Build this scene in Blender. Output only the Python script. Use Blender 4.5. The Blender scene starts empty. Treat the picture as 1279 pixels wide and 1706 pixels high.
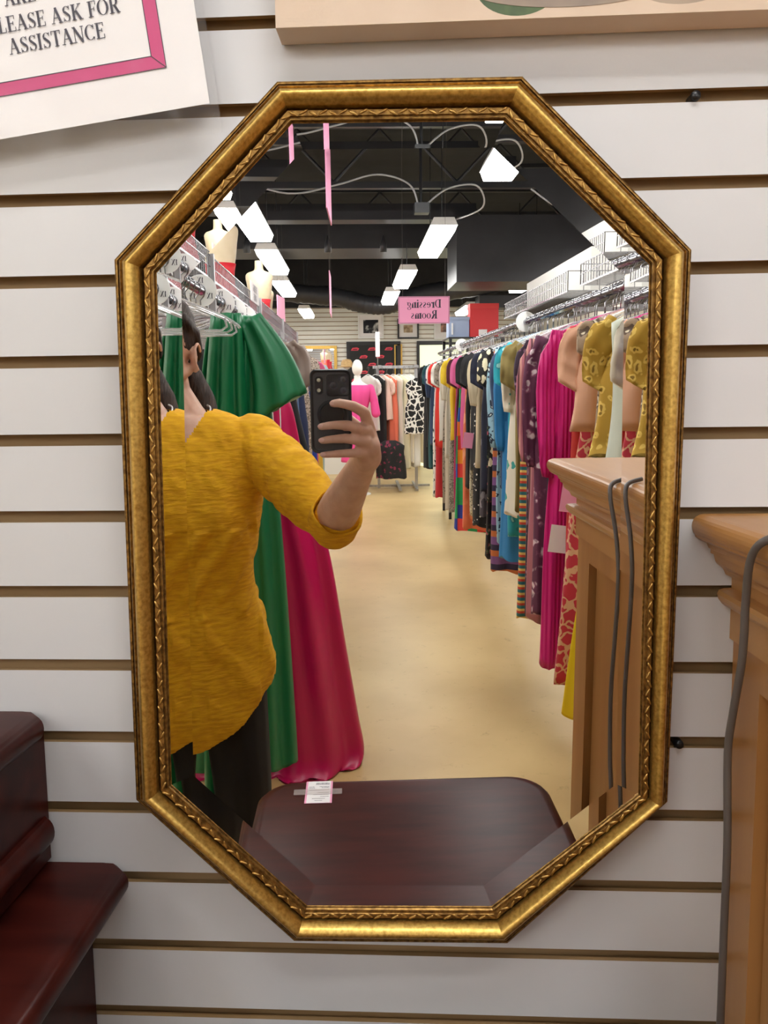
import bpy, bmesh, math, random
from mathutils import Vector, Matrix, noise
C = bpy.context.scene.collection
PI = math.pi
R = math.radians
sc = bpy.context.scene

# ------------------------------------------------------------------ camera, world, exposure
cam = bpy.data.cameras.new('camera'); camo = bpy.data.objects.new('camera', cam); C.objects.link(camo)
cam.sensor_fit = 'VERTICAL'; cam.sensor_height = 36.0; cam.sensor_width = 27.0
cam.lens = 1300.0 / 1706.0 * 36.0
cam.clip_start = 0.01; cam.clip_end = 100
rt = (0.99865950, 0.05050133, -0.01135008); up = (0.00567092, 0.11120833, 0.99378094); fw = (-0.05144949, 0.99251314, -0.11077286)
camo.matrix_world = Matrix(((rt[0], up[0], -fw[0], 0.0), (rt[1], up[1], -fw[1], -0.7575), (rt[2], up[2], -fw[2], 1.45), (0, 0, 0, 1)))
sc.camera = camo
w = bpy.data.worlds.new('world'); sc.world = w; w.use_nodes = True
w.node_tree.nodes['Background'].inputs[0].default_value = (0.9, 0.93, 1.0, 1)
w.node_tree.nodes['Background'].inputs[1].default_value = 0.3
sc.view_settings.view_transform = 'Standard'; sc.view_settings.look = 'None'
sc.view_settings.gamma = 1; sc.view_settings.use_curve_mapping = False
sc.view_settings.exposure = 0.40
LAMP = 17.0        # radiance of the lamp diffusers

# ------------------------------------------------------------------ materials
MATS = {}
def mat(name, col, rough=.6, metal=0.0, **k):
    if name in MATS: return MATS[name]
    m = bpy.data.materials.new(name); m.use_nodes = True; MATS[name] = m
    nt = m.node_tree; b = nt.nodes['Principled BSDF']
    b.inputs['Base Color'].default_value = (*col, 1); b.inputs['Roughness'].default_value = rough; b.inputs['Metallic'].default_value = metal
    if 'trans' in k: b.inputs['Transmission Weight'].default_value = k['trans']
    if 'ior' in k: b.inputs['IOR'].default_value = k['ior']
    if 'sheen' in k: b.inputs['Sheen Weight'].default_value = k['sheen']
    if 'coat' in k: b.inputs['Coat Weight'].default_value = k['coat']; b.inputs['Coat Roughness'].default_value = k.get('coat_rough', .1)
    if 'sss' in k: b.inputs['Subsurface Weight'].default_value = k['sss']; b.inputs['Subsurface Scale'].default_value = .01
    if 'alpha' in k: b.inputs['Alpha'].default_value = k['alpha']
    if 'emit' in k: b.inputs['Emission Color'].default_value = (*k.get('ecol', col), 1); b.inputs['Emission Strength'].default_value = k['emit']
    return m
def N(nt, typ, **k):
    n = nt.nodes.new(typ)
    for a, v in k.items():
        if a.startswith('i_'): n.inputs[a[2:].replace('_', ' ')].default_value = v
        else: setattr(n, a, v)
    return n
def coords(nt, scale=(1, 1, 1), kind='Object'):
    t = N(nt, 'ShaderNodeTexCoord'); mp = N(nt, 'ShaderNodeMapping'); mp.inputs['Scale'].default_value = scale
    nt.links.new(t.outputs[kind], mp.inputs['Vector']); return mp.outputs['Vector']
def ramp(nt, fac, stops, interp='LINEAR'):
    r = N(nt, 'ShaderNodeValToRGB'); cr = r.color_ramp; cr.interpolation = interp
    while len(cr.elements) < len(stops): cr.elements.new(.5)
    for e, (p, c) in zip(cr.elements, stops): e.position = p; e.color = (*c, 1)
    nt.links.new(fac, r.inputs[0]); return r.outputs[0]
def bump(m, vec, strength=.3, dist=.002, scale=60, detail=4, typ='noise'):
    nt = m.node_tree; b = nt.nodes['Principled BSDF']
    if typ == 'noise': t = N(nt, 'ShaderNodeTexNoise'); t.inputs['Scale'].default_value = scale; t.inputs['Detail'].default_value = detail; out = t.outputs[0]
    else: t = N(nt, 'ShaderNodeTexVoronoi'); t.inputs['Scale'].default_value = scale; out = t.outputs[0]
    nt.links.new(vec, t.inputs['Vector'])
    bp = N(nt, 'ShaderNodeBump'); bp.inputs['Strength'].default_value = strength; bp.inputs['Distance'].default_value = dist
    nt.links.new(out, bp.inputs['Height']); nt.links.new(bp.outputs[0], b.inputs['Normal']); return out
def noisy(name, c1, c2, scale=20, rough=.6, metal=0, stretch=(1, 1, 1), bs=.15, bd=.001, detail=6, lo=.35, hi=.65, **k):
    if name in MATS: return MATS[name]
    m = mat(name, c1, rough, metal, **k); nt = m.node_tree; b = nt.nodes['Principled BSDF']
    v = coords(nt, stretch); out = bump(m, v, bs, bd, scale, detail)
    nt.links.new(ramp(nt, out, [(lo, c1), (hi, c2)]), b.inputs['Base Color']); return m
def fabric(name, c1, c2=None, c3=None, pat='plain', scale=18, rough=.75, sheen=.05):
    """procedural textile: plain, floral, leopard, plaid, stripe, dots, leaf, lace"""
    if name in MATS: return MATS[name]
    m = mat(name, c1, rough, 0, sheen=sheen); nt = m.node_tree; b = nt.nodes['Principled BSDF']; L = nt.links.new
    c2 = c2 or c1; c3 = c3 or c2
    if pat == 'pleat':
        wv = N(nt, 'ShaderNodeTexWave', wave_type='BANDS', bands_direction='X'); wv.inputs['Scale'].default_value = scale; wv.inputs['Distortion'].default_value = 1.5; wv.inputs['Detail Scale'].default_value = .4
        L(coords(nt, (1, .6, .08)), wv.inputs['Vector']); bp = N(nt, 'ShaderNodeBump'); bp.inputs['Strength'].default_value = .8; bp.inputs['Distance'].default_value = .006
        L(wv.outputs['Fac'], bp.inputs['Height']); L(bp.outputs[0], b.inputs['Normal']); return m
    v = coords(nt); bc = b.inputs['Base Color']
    if pat in ('floral', 'leopard', 'leaf', 'lace'): scale *= 1.8
    if pat == 'plain':
        bump(m, coords(nt, (1, 1, .25)), .35, .004, 14, 5)
        return m
    if pat == 'stripe' or pat == 'border':
        sp = N(nt, 'ShaderNodeSeparateXYZ'); L(v, sp.inputs[0])
        mm = N(nt, 'ShaderNodeMath', operation='MULTIPLY'); mm.inputs[1].default_value = scale; L(sp.outputs[2 if pat == 'border' else 0], mm.inputs[0])
        fr = N(nt, 'ShaderNodeMath', operation='FRACT'); L(mm.outputs[0], fr.inputs[0])
        L(ramp(nt, fr.outputs[0], [(0, c1), (.4, c2), (.7, c3)], 'CONSTANT'), bc)
    elif pat == 'plaid':
        sp = N(nt, 'ShaderNodeSeparateXYZ'); L(v, sp.inputs[0]); outs = []
        for k, s in ((0, scale), (2, scale * .7)):
            ad = N(nt, 'ShaderNodeMath', operation='MULTIPLY_ADD'); ad.inputs[1].default_value = s; ad.inputs[2].default_value = 100; L(sp.outputs[k], ad.inputs[0])
            fl = N(nt, 'ShaderNodeMath', operation='FLOOR'); L(ad.outputs[0], fl.inputs[0]); outs.append(fl.outputs[0])
        cb = N(nt, 'ShaderNodeCombineXYZ'); L(outs[0], cb.inputs[0]); L(outs[1], cb.inputs[1])
        wn = N(nt, 'ShaderNodeTexWhiteNoise', noise_dimensions='2D'); L(cb.outputs[0], wn.inputs['Vector'])
        L(ramp(nt, wn.outputs['Value'], [(0, c1), (.22, c2), (.45, c3), (.62, (.9, .35, .03)), (.78, (.75, .06, .05)), (.9, (.02, .35, .12))], 'CONSTANT'), bc)
    elif pat in ('floral', 'dots', 'leopard', 'leaf', 'lace'):
        nz = N(nt, 'ShaderNodeTexNoise'); nz.inputs['Scale'].default_value = scale * .8; L(v, nz.inputs['Vector'])
        mx = N(nt, 'ShaderNodeMixRGB'); mx.inputs[0].default_value = {'floral': .07, 'dots': .0, 'leopard': .05, 'leaf': .05, 'lace': .06}[pat]
        L(v, mx.inputs[1]); L(nz.outputs['Color'], mx.inputs[2])
        mp = N(nt, 'ShaderNodeMapping'); L(mx.outputs[0], mp.inputs[0]); mp.inputs['Scale'].default_value = (1, 1, .55) if pat == 'leaf' else (1, 1, 1)
        vo = N(nt, 'ShaderNodeTexVoronoi'); vo.inputs['Scale'].default_value = scale; L(mp.outputs[0], vo.inputs['Vector'])
        if pat == 'lace': vo.feature = 'DISTANCE_TO_EDGE'
        d = vo.outputs['Distance']
        if pat == 'floral':
            a = ramp(nt, d, [(0, (.9, .75, .3)), (.09, c2), (.3, c2), (.36, c3), (.46, c1)])
            n2 = N(nt, 'ShaderNodeTexNoise'); n2.inputs['Scale'].default_value = scale * .6; n2.inputs['Detail'].default_value = 5; L(v, n2.inputs['Vector'])
            rr = ramp(nt, n2.outputs[0], [(.44, (0, 0, 0)), (.52, (1, 1, 1))])
            mm = N(nt, 'ShaderNodeMixRGB'); L(rr, mm.inputs[0]); mm.inputs[1].default_value = (*c1, 1); L(a, mm.inputs[2]); L(mm.outputs[0], bc)
        elif pat == 'lace': L(ramp(nt, d, [(.0, c2), (.07, c2), (.1, c1)]), bc)
        else: L(ramp(nt, d, {'dots': [(0, c2), (.2, c2), (.24, c1)], 'leopard': [(0, c3), (.16, c3), (.2, c2), (.34, c2), (.4, c1)], 'leaf': [(0, c3), (.08, c2), (.3, c2), (.33, c1)]}[pat]), bc)
    t = N(nt, 'ShaderNodeTexNoise'); t.inputs['Scale'].default_value = 16; L(coords(nt, (1, 1, .25)), t.inputs['Vector'])
    bp = N(nt, 'ShaderNodeBump'); bp.inputs['Strength'].default_value = .35; bp.inputs['Distance'].default_value = .004
    L(t.outputs[0], bp.inputs['Height']); L(bp.outputs[0], b.inputs['Normal'])
    return m

M_white = noisy('slat_laminate', (.62, .613, .62), (.64, .633, .64), 9, .38, bs=.03)
M_cream_slat = noisy('cream_slat_laminate', (.80, .78, .70), (.82, .80, .73), 9, .4, bs=.03)
M_groove = noisy('groove_fibreboard', (.27, .16, .065), (.33, .21, .10), 30, .7, stretch=(.2, 1, 1))
M_floor = None
M_black = noisy('black_paint', (.012, .012, .014), (.02, .02, .023), 5, .7)
M_duct = noisy('black_duct_paint', (.018, .018, .021), (.028, .028, .032), 3, .45)
M_steel = mat('chrome_wire', (.36, .36, .38), .25, 1)
M_brushed = noisy('brushed_post', (.42, .42, .43), (.52, .52, .53), 30, .4, 1, (1, 1, .1))
M_clear = mat('clear_plastic', (.92, .93, .95), .08, 0, trans=.75, ior=1.2)
M_wplastic = mat('white_plastic', (.85, .85, .83), .35)
M_gold = noisy('antique_gold', (.42, .235, .05), (.72, .475, .13), 260, .36, .9, bs=.25, bd=.0005, detail=8, lo=.25, hi=.62)
M_golddark = noisy('dark_gold', (.15, .072, .017), (.40, .225, .06), 220, .4, .8, bs=.3, bd=.0006, detail=8)
M_goldbright = noisy('bright_gold', (.38, .21, .055), (.62, .40, .13), 200, .35, .9, bs=.2, bd=.0004)
M_mirror = mat('mirror_silver', (.96, .96, .955), .0, 1)
M_cherry = noisy('cherry_wood', (.030, .004, .003), (.058, .009, .006), 12, .33, stretch=(.6, 3, 3), bs=.03)
M_cherry.node_tree.nodes['Principled BSDF'].inputs['IOR'].default_value = 1.25
M_pine = noisy('honey_pine', (.36, .155, .042), (.54, .27, .09), 9, .38, stretch=(1, 1, .06), bs=.05)
M_pineh = noisy('honey_pine_crown', (.40, .18, .05), (.58, .31, .11), 9, .36, stretch=(1, .06, 1), bs=.05)
M_paper = mat('paper', (.83, .80, .80), .6)
M_pinkp = mat('pink_print', (.56, .03, .17), .5)
M_pinkb = mat('pink_card', (.85, .33, .52), .55)
M_ink = mat('ink', (.025, .02, .04), .6)
M_sleeve = mat('clear_sleeve', (.97, .97, .99), .1, 0, alpha=.05)
M_tape = mat('clear_tape', (.7, .62, .6), .2, 0, alpha=.22)
M_blackp = mat('black_plastic', (.01, .01, .012), .3)
M_case = mat('phone_case', (.006, .006, .008), .32)
M_grey = mat('titanium_back', (.055, .055, .06), .4)
M_lens = mat('lens_glass', (.02, .02, .03), .06, 0, coat=.8)
M_lensr = mat('lens_ring', (.10, .10, .12), .25, .6)
M_skin = noisy('skin', (.60, .34, .24), (.68, .42, .31), 30, .5, bs=.05, sss=.08)
M_nail = mat('fingernail', (.78, .50, .43), .25)
M_hair = noisy('brown_hair', (.018, .009, .005), (.050, .028, .018), 60, .55, stretch=(6, .5, .7), bs=.9, bd=.004, lo=.3, hi=.7)
M_hair.node_tree.nodes['Principled BSDF'].inputs['Specular IOR Level'].default_value = .2
M_shirt = noisy('mustard_knit', (.66, .32, .002), (.80, .43, .004), 60, .9, stretch=(.5, .5, 2.5), bs=.6, bd=.004)
M_trouser = mat('black_trouser', (.008, .008, .010), .85)
M_silver = noisy('silver_chain', (.35, .33, .32), (.8, .78, .75), 400, .3, .9, bs=.8, bd=.001)
M_lamp = mat('lamp_diffuser', (.95, .97, 1), .4, 0, emit=LAMP, ecol=(1.0, .99, .965))
M_cord = mat('grey_cord', (.11, .09, .08), .45)
M_cream = noisy('torso_form', (.60, .50, .32), (.66, .56, .38), 12, .45, bs=.05)
M_red = mat('red_cloth', (.55, .01, .02), .6)
M_whiteobj = mat('white_card', (.60, .59, .55), .6)

# ------------------------------------------------------------------ mesh helpers
class MB:
    def __init__(s): s.v = []; s.f = []; s.m = []
    def add(s, vs, fs, mi=0):
        o = len(s.v); s.v += [tuple(v) for v in vs]; s.f += [tuple(i + o for i in f) for f in fs]; s.m += [mi] * len(fs); return s
    def box(s, a, b, mi=0, mtx=None):
        x0, y0, z0 = a; x1, y1, z1 = b
        vs = [(x0, y0, z0), (x1, y0, z0), (x1, y1, z0), (x0, y1, z0), (x0, y0, z1), (x1, y0, z1), (x1, y1, z1), (x0, y1, z1)]
        if mtx: vs = [mtx @ Vector(v) for v in vs]
        return s.add(vs, [(3, 2, 1, 0), (4, 5, 6, 7), (0, 1, 5, 4), (1, 2, 6, 5), (2, 3, 7, 6), (3, 0, 4, 7)], mi)
    def loft(s, rings, closed=True, caps=True, mi=0):
        n = len(rings[0]); vs = [p for r in rings for p in r]; fs = []
        for i in range(len(rings) - 1):
            for j in range(n if closed else n - 1):
                k = (j + 1) % n; fs.append((i * n + j, i * n + k, (i + 1) * n + k, (i + 1) * n + j))
        if caps and closed: fs.append(tuple(range(n - 1, -1, -1))); fs.append(tuple((len(rings) - 1) * n + j for j in range(n)))
        return s.add(vs, fs, mi)
    def tube(s, pts, r, seg=8, mi=0, closed=False, caps=True):
        pts = [Vector(p) for p in pts]; n = len(pts); rs = r if isinstance(r, (list, tuple)) else [r] * n
        t0 = None; rings = []; nrm = None
        for i, p in enumerate(pts):
            a = pts[(i - 1) % n] if (i > 0 or closed) else p; b = pts[(i + 1) % n] if (i < n - 1 or closed) else p
            t = (b - a).normalized() if (b - a).length > 1e-9 else Vector((0, 0, 1))
            if nrm is None:
                nrm = t.orthogonal().normalized()
            else:
                nrm = (nrm - t * nrm.dot(t)); nrm = nrm.normalized() if nrm.length > 1e-6 else t.orthogonal().normalized()
            bn = t.cross(nrm)
            rings.append([p + (nrm * math.cos(2 * PI * k / seg) + bn * math.sin(2 * PI * k / seg)) * rs[i] for k in range(seg)])
        if closed: rings.append(rings[0])
        return s.loft(rings, True, caps and not closed, mi)
    def lathe(s, prof, c=(0, 0, 0), seg=24, axis='z', mi=0):
        rings = []
        for r, h in prof:
            ring = []
            for k in range(seg):
                a = 2 * PI * k / seg; x, y = r * math.cos(a), r * math.sin(a)
                p = {'z': (x, y, h), 'y': (x, h, y), 'x': (h, x, y)}[axis]
                ring.append((p[0] + c[0], p[1] + c[1], p[2] + c[2]))
            rings.append(ring)
        return s.loft(rings, True, True, mi)
    def capsule(s, p0, r0, p1, r1, seg=16, sq=(1, 1)):
        p0, p1 = Vector(p0), Vector(p1); t = (p1 - p0).normalized(); nn = t.orthogonal().normalized(); bn = t.cross(nn); rings = []
        for k in range(1, 7): a = PI / 2 * k / 6; rings.append((p0 - t * r0 * math.cos(a), r0 * math.sin(a)))
        for k in range(0, 6): a = PI / 2 * k / 6; rings.append((p1 + t * r1 * math.sin(a), r1 * math.cos(a)))
        return s.loft([[c + (nn * math.cos(2 * PI * k / seg) + bn * math.sin(2 * PI * k / seg)) * r for k in range(seg)] for c, r in rings])
    def chain(s, pts, rs, seg=14):
        for i in range(len(pts) - 1): s.capsule(pts[i], rs[i], pts[i + 1], rs[i + 1], seg)
        return s
    def ell(s, c, r, rot=None, seg=24, rows=14, mi=0):
        rings = []; rm = rot or Matrix.Identity(3)
        for i in range(1, rows):
            a = PI * i / rows
            rings.append([Vector(c) + rm @ Vector((r[0] * math.sin(a) * math.cos(2 * PI * k / seg), r[1] * math.sin(a) * math.sin(2 * PI * k / seg), -r[2] * math.cos(a))) for k in range(seg)])
        return s.loft(rings, mi=mi)
    def mesh(s, name, mats, smooth=False):
        me = bpy.data.meshes.new(name); me.from_pydata(s.v, [], s.f)
        for m in (mats if isinstance(mats, (list, tuple)) else [mats]): me.materials.append(m)
        for p, mi in zip(me.polygons, s.m): p.material_index = mi; p.use_smooth = bool(smooth)
        me.update(); return me
    def build(s, name, mats, parent=None, smooth=False, angle=None, fix=True):
        me = s.mesh(name, mats, smooth)
        if fix:
            bm = bmesh.new(); bm.from_mesh(me); bmesh.ops.recalc_face_normals(bm, faces=bm.faces); bm.to_mesh(me); bm.free()
        if angle is not None:
            me.polygons.foreach_set('use_smooth', [True] * len(me.polygons)); me.set_sharp_from_angle(angle=R(angle))
        o = bpy.data.objects.new(name, me); C.objects.link(o)
        if parent: o.parent = parent; o.location = Vector((0, 0, 0))
        return o
def rel(o, parent):
    """o was built in world coordinates: hang it under parent without moving it (parents are unrotated Empties at world places)"""
    o.parent = parent; o.location = -Vector(parent.location); return o
def tag(o, label, cat, group=None, kind=None):
    o['label'] = label; o['category'] = cat
    if group: o['group'] = group
    if kind: o['kind'] = kind
    return o
def struct(o): o['kind'] = 'structure'; return o
def thing(name, label, cat, loc=(0, 0, 0), rz=0, group=None):
    o = bpy.data.objects.new(name, None); C.objects.link(o); o.empty_display_size = .05
    o.location = loc; o.rotation_euler = (0, 0, rz); return tag(o, label, cat, group)
def remeshed(mb, name, voxel, material, smooth_it=4, disp=None):
    me = mb.mesh(name + '_raw', material, True)
    bm = bmesh.new(); bm.from_mesh(me); bmesh.ops.recalc_face_normals(bm, faces=bm.faces); bm.to_mesh(me); bm.free()
    o = bpy.data.objects.new('tmp', me); C.objects.link(o)
    rm = o.modifiers.new('r', 'REMESH'); rm.mode = 'VOXEL'; rm.voxel_size = voxel; rm.use_smooth_shade = True
    if smooth_it: sm = o.modifiers.new('s', 'SMOOTH'); sm.factor = .5; sm.iterations = smooth_it
    dg = bpy.context.evaluated_depsgraph_get(); dg.update()
    out = bpy.data.meshes.new_from_object(o.evaluated_get(dg)); out.name = name
    bpy.data.objects.remove(o); bpy.data.meshes.remove(me)
    if not out.materials: out.materials.append(material)
    out.polygons.foreach_set('use_smooth', [True] * len(out.polygons))
    return out
def linkmesh(me, name, parent=None):
    o = bpy.data.objects.new(name, me); C.objects.link(o)
    if parent: o.parent = parent
    return o
def copy_tree(o, parent=None):
    c = o.copy(); C.objects.link(c); c.parent = parent
    for ch in list(o.children): copy_tree(ch, c)
    return c

# serif lettering as flat outlines (thick verticals, hairline horizontals)
TK, TN = .16, .05
def st(p, q, wd):
    (x0, y0), (x1, y1) = p, q; dx, dy = x1 - x0, y1 - y0; l = math.hypot(dx, dy) or 1; nx, ny = -dy / l * wd / 2, dx / l * wd / 2
    return [(x0 + nx, y0 + ny), (x1 + nx, y1 + ny), (x1 - nx, y1 - ny), (x0 - nx, y0 - ny)]
def arc(cx, cy, rx, ry, a0, a1, tk=TK, tn=TN, n=14):
    out = []
    for i in range(n):
        qs = []
        for k in (i, i + 1):
            a = R(a0 + (a1 - a0) * k / n); wd = tn + (tk - tn) * abs(math.cos(a)) ** 1.3
            qs.append(((cx + (rx + wd / 2) * math.cos(a), cy + (ry + wd * .3) * math.sin(a)), (cx + (rx - wd / 2) * math.cos(a), cy + (ry - wd * .3) * math.sin(a))))
        out.append([qs[0][0], qs[1][0], qs[1][1], qs[0][1]])
    return out
def sf(x, y, wd=.3): return st((x - wd / 2, y), (x + wd / 2, y), TN)
def glyph(c):
    h = TN / 2; T = 1 - h
    if c == 'A': return .78, [st((.36, 1), (.12, 0), TN), st((.36, 1), (.64, 0), TK), st((.2, .35), (.52, .35), TN), sf(.12, h, .24), sf(.64, h)]
    if c == 'C': return .74, arc(.40, .5, .30, .47, 40, 320) + [st((.64, .98), (.64, .68), TN), st((.64, .02), (.64, .2), TN)]
    if c == 'E': return .66, [st((.18, 0), (.18, 1), TK), st((.02, T), (.58, T), TN), st((.02, h), (.6, h), TN), st((.18, .52), (.46, .52), TN), st((.57, 1), (.57, .76), TN), st((.59, 0), (.59, .27), TN), st((.46, .64), (.46, .4), TN)]
    if c == 'F': return .62, [st((.18, 0), (.18, 1), TK), st((.02, T), (.56, T), TN), sf(.18, h, .34), st((.18, .5), (.44, .5), TN), st((.55, 1), (.55, .74), TN), st((.44, .62), (.44, .38), TN)]
    if c == 'I': return .36, [st((.18, 0), (.18, 1), TK), sf(.18, h), sf(.18, T)]
    if c == 'K': return .78, [st((.18, 0), (.18, 1), TK), sf(.18, h), sf(.18, T), st((.6, T), (.2, .42), TN), st((.34, .58), (.64, .0), TK), sf(.6, T, .26), sf(.66, h, .28)]
    if c == 'L': return .62, [st((.18, 0), (.18, 1), TK), sf(.18, T), st((.02, h), (.56, h), TN), st((.55, 0), (.55, .3), TN)]
    if c == 'N': return .80, [st((.14, 0), (.14, 1), TN), st((.12, 1), (.64, 0), TK), st((.66, 0), (.66, 1), TN), sf(.13, h, .24), sf(.1, T, .2), sf(.66, T, .24)]
    if c == 'O': return .82, arc(.41, .5, .31, .47, 0, 360, n=24)
    if c == 'P': return .68, [st((.18, 0), (.18, 1), TK), sf(.18, h, .34), st((.04, T), (.36, T), TN), st((.18, .46), (.36, .46), TN)] + arc(.36, .72, .20, .24, -90, 90)
    if c == 'R': return .76, [st((.18, 0), (.18, 1), TK), sf(.18, h, .34), st((.04, T), (.36, T), TN), st((.18, .5), (.36, .5), TN), st((.38, .5), (.62, 0), TK), sf(.66, h, .18)] + arc(.36, .74, .19, .23, -90, 90)
    if c == 'S': return .60, arc(.31, .73, .18, .23, 30, 250, .12) + arc(.30, .27, .19, .24, 70, -150, .12) + [st((.17, .64), (.45, .37), TK), st((.5, .98), (.5, .74), TN), st((.1, .02), (.1, .28), TN)]
    if c == 'T': return .72, [st((.36, 0), (.36, 1), TK), sf(.36, h), st((.06, T), (.66, T), TN), st((.065, 1), (.065, .74), TN), st((.655, 1), (.655, .74), TN)]
    if c == 'D': return .80, [st((.18, 0), (.18, 1), TK), st((.02, T), (.38, T), TN), st((.02, h), (.38, h), TN)] + arc(.36, .5, .34, .47, -90, 90)
    if c == 'r': return .46, [st((.16, 0), (.16, .66), TK), sf(.16, h, .3), sf(.1, .64, .16), st((.16, .46), (.34, .63), TN)] + [st((.33, .62), (.42, .54), .13)]
    if c == 'e': return .54, arc(.27, .33, .18, .30, 0, 320, .14) + [st((.1, .36), (.45, .36), TN)]
    if c == 's': return .46, arc(.23, .49, .12, .14, 30, 250, .1) + arc(.23, .17, .13, .14, 70, -150, .1) + [st((.14, .43), (.33, .23), .13)]
    if c == 'i': return .32, [st((.16, 0), (.16, .66), TK), sf(.16, h), sf(.1, .64, .16)] + arc(.16, .88, .05, .05, 0, 360, .1, .1, 8)
    if c == 'n': return .62, [st((.15, 0), (.15, .66), TK), sf(.15, h, .26), sf(.1, .64, .14), st((.46, 0), (.46, .42), TK), sf(.46, h, .26)] + arc(.31, .42, .15, .2, 0, 150, .13)
    if c == 'm': return .88, [st((.15, 0), (.15, .66), TK), sf(.15, h, .24), sf(.1, .64, .14), st((.43, 0), (.43, .42), TK), sf(.43, h, .24), st((.71, 0), (.71, .42), TK), sf(.71, h, .24)] + arc(.29, .42, .14, .2, 0, 150, .13) + arc(.57, .42, .14, .2, 0, 150, .13)
    if c == 'o': return .58, arc(.29, .33, .20, .30, 0, 360, .14, n=18)
    if c == 'g': return .56, arc(.26, .43, .16, .2, 0, 360, .12, n=14) + arc(.26, -.06, .19, .15, 0, 360, .09, n=14) + [st((.14, .24), (.2, .1), TN), st((.4, .6), (.52, .64), TN)]
    if c == 'G': return .80, arc(.40, .5, .30, .47, 40, 340) + [st((.64, .98), (.64, .68), TN), st((.64, .02), (.64, .42), TK), sf(.64, .43, .3)]
    if c == 'V': return .74, [st((.12, 1), (.38, 0), TK), st((.38, 0), (.62, 1), TN), sf(.12, T), sf(.62, T, .24)]
    if c == 'W': return 1.02, [st((.12, 1), (.32, 0), TK), st((.32, 0), (.5, 1), TN), st((.5, 1), (.7, 0), TK), st((.7, 0), (.9, 1), TN), sf(.12, T, .26), sf(.9, T, .22)]
    if c == '1': return .42, [st((.22, 0), (.22, 1), TK), sf(.22, h, .3), st((.06, .8), (.2, .95), TN)]
    if c == 'X': return .76, [st((.14, 1), (.62, 0), TK), st((.6, 1), (.14, 0), TN), sf(.14, T, .26), sf(.62, T, .2), sf(.14, h, .2), sf(.62, h, .28)]
    if c == 'M': return .95, [st((.14, 0), (.14, 1), TN), st((.12, 1), (.46, 0), TK), st((.46, 0), (.78, 1), TN), st((.78, 0), (.78, 1), TK), sf(.14, h, .22), sf(.78, h, .3)]
    return .36, []
def lettering(mb, text, org, ux, uy, size, center=True, mi=0, nudge=None):
    """adds the words as thin flat letters; ux, uy are the writing and up directions"""
    wtot = sum(glyph(c)[0] for c in text) * size; x = -wtot / 2 if center else 0
    org = Vector(org); ux = Vector(ux).normalized(); uy = Vector(uy).normalized(); k = 0; nz = ux.cross(uy)
    for c in text:
        adv, polys = glyph(c)
        for p in polys:
            k += 1; off = nz * (.00001 * (k % 9))
            mb.add([org + off + ux * (x + a * size) + uy * (b * size) for a, b in p], [(0, 1, 2, 3)], mi)
        x += adv * size
    return mb

# ------------------------------------------------------------------ room shell
X0, X1, YB, ZT = -2.7, 3.3, -13.5, 4.1
def slatwall(name, y, face, x0, x1, ztop, zref=1.8256, d=.0762, gap=.0116, m=None):
    """face=-1: looks towards -y. One profile swept along x: slat faces and the recessed T grooves between"""
    mb = MB(); z = zref
    while z + d < ztop: z += d
    pts = [(0, ztop)]
    tops = []
    while z > .05: tops.append(z); z -= d
    prof = [(0.0, ztop, 0)]
    for t in tops:
        prof += [(0, t, 0), (.006, t, 1), (.006, t + .005, 1), (.014, t + .005, 1), (.014, t - gap - .005, 1), (.006, t - gap - .005, 1), (.006, t - gap, 1), (0, t - gap, 1)]
    prof.append((0, 0, 0))
    for (a, z0, m0), (b, z1, m1) in zip(prof, prof[1:]):
        mb.add([(x0, y - face * a, z0), (x1, y - face * a, z0), (x1, y - face * b, z1), (x0, y - face * b, z1)], [(0, 1, 2, 3)], m1)
    yb = y - face * .02
    mb.add([(x0, yb, 0), (x1, yb, 0), (x1, yb, ztop), (x0, yb, ztop)], [(0, 1, 2, 3)], 0)
    mb.add([(x0, y, ztop), (x1, y, ztop), (x1, yb, ztop), (x0, yb, ztop)], [(0, 1, 2, 3)], 0)
    return struct(mb.build(name, [m or M_white, M_groove], fix=False))
slatwall('wall_front', 0, -1, X0, X1, 2.75)
slatwall('wall_back', YB, 1, X0, X1, 2.82, m=M_cream_slat)
fl = bpy.data.materials.new('sealed_concrete'); fl.use_nodes = True; nt = fl.node_tree; b = nt.nodes['Principled BSDF']
v = coords(nt); n1 = N(nt, 'ShaderNodeTexNoise'); n1.inputs['Scale'].default_value = 1.1; n1.inputs['Detail'].default_value = 8; nt.links.new(v, n1.inputs['Vector'])
c1 = ramp(nt, n1.outputs[0], [(.35, (.52, .36, .15)), (.65, (.68, .50, .235))])
n2 = N(nt, 'ShaderNodeTexNoise'); n2.inputs['Scale'].default_value = 14; n2.inputs['Detail'].default_value = 10; n2.inputs['Roughness'].default_value = .75; nt.links.new(v, n2.inputs['Vector'])
c2 = ramp(nt, n2.outputs[0], [(.30, (.42, .36, .30)), (.42, (1, 1, 1))])
mx = N(nt, 'ShaderNodeMixRGB', blend_type='MULTIPLY'); mx.inputs[0].default_value = .5; nt.links.new(c1, mx.inputs[1]); nt.links.new(c2, mx.inputs[2]); nt.links.new(mx.outputs[0], b.inputs['Base Color'])
b.inputs['Roughness'].default_value = .38; MATS['floor'] = fl
struct(MB().box((X0, YB, -.05), (X1, 0, 0)).build('floor', fl))
struct(MB().box((X0, YB - .1, ZT), (X1, .1, ZT + .05)).build('ceiling', M_black))
M_side = noisy('side_wall_paint', (.72, .68, .60), (.75, .71, .63), 4, .6)
struct(MB().box((X0 - .05, YB, 0), (X0, 0, 2.8)).box((X0 - .05, YB, 2.8), (X0, 0, ZT), 1).build('wall_left', [M_side, M_black]))
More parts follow.
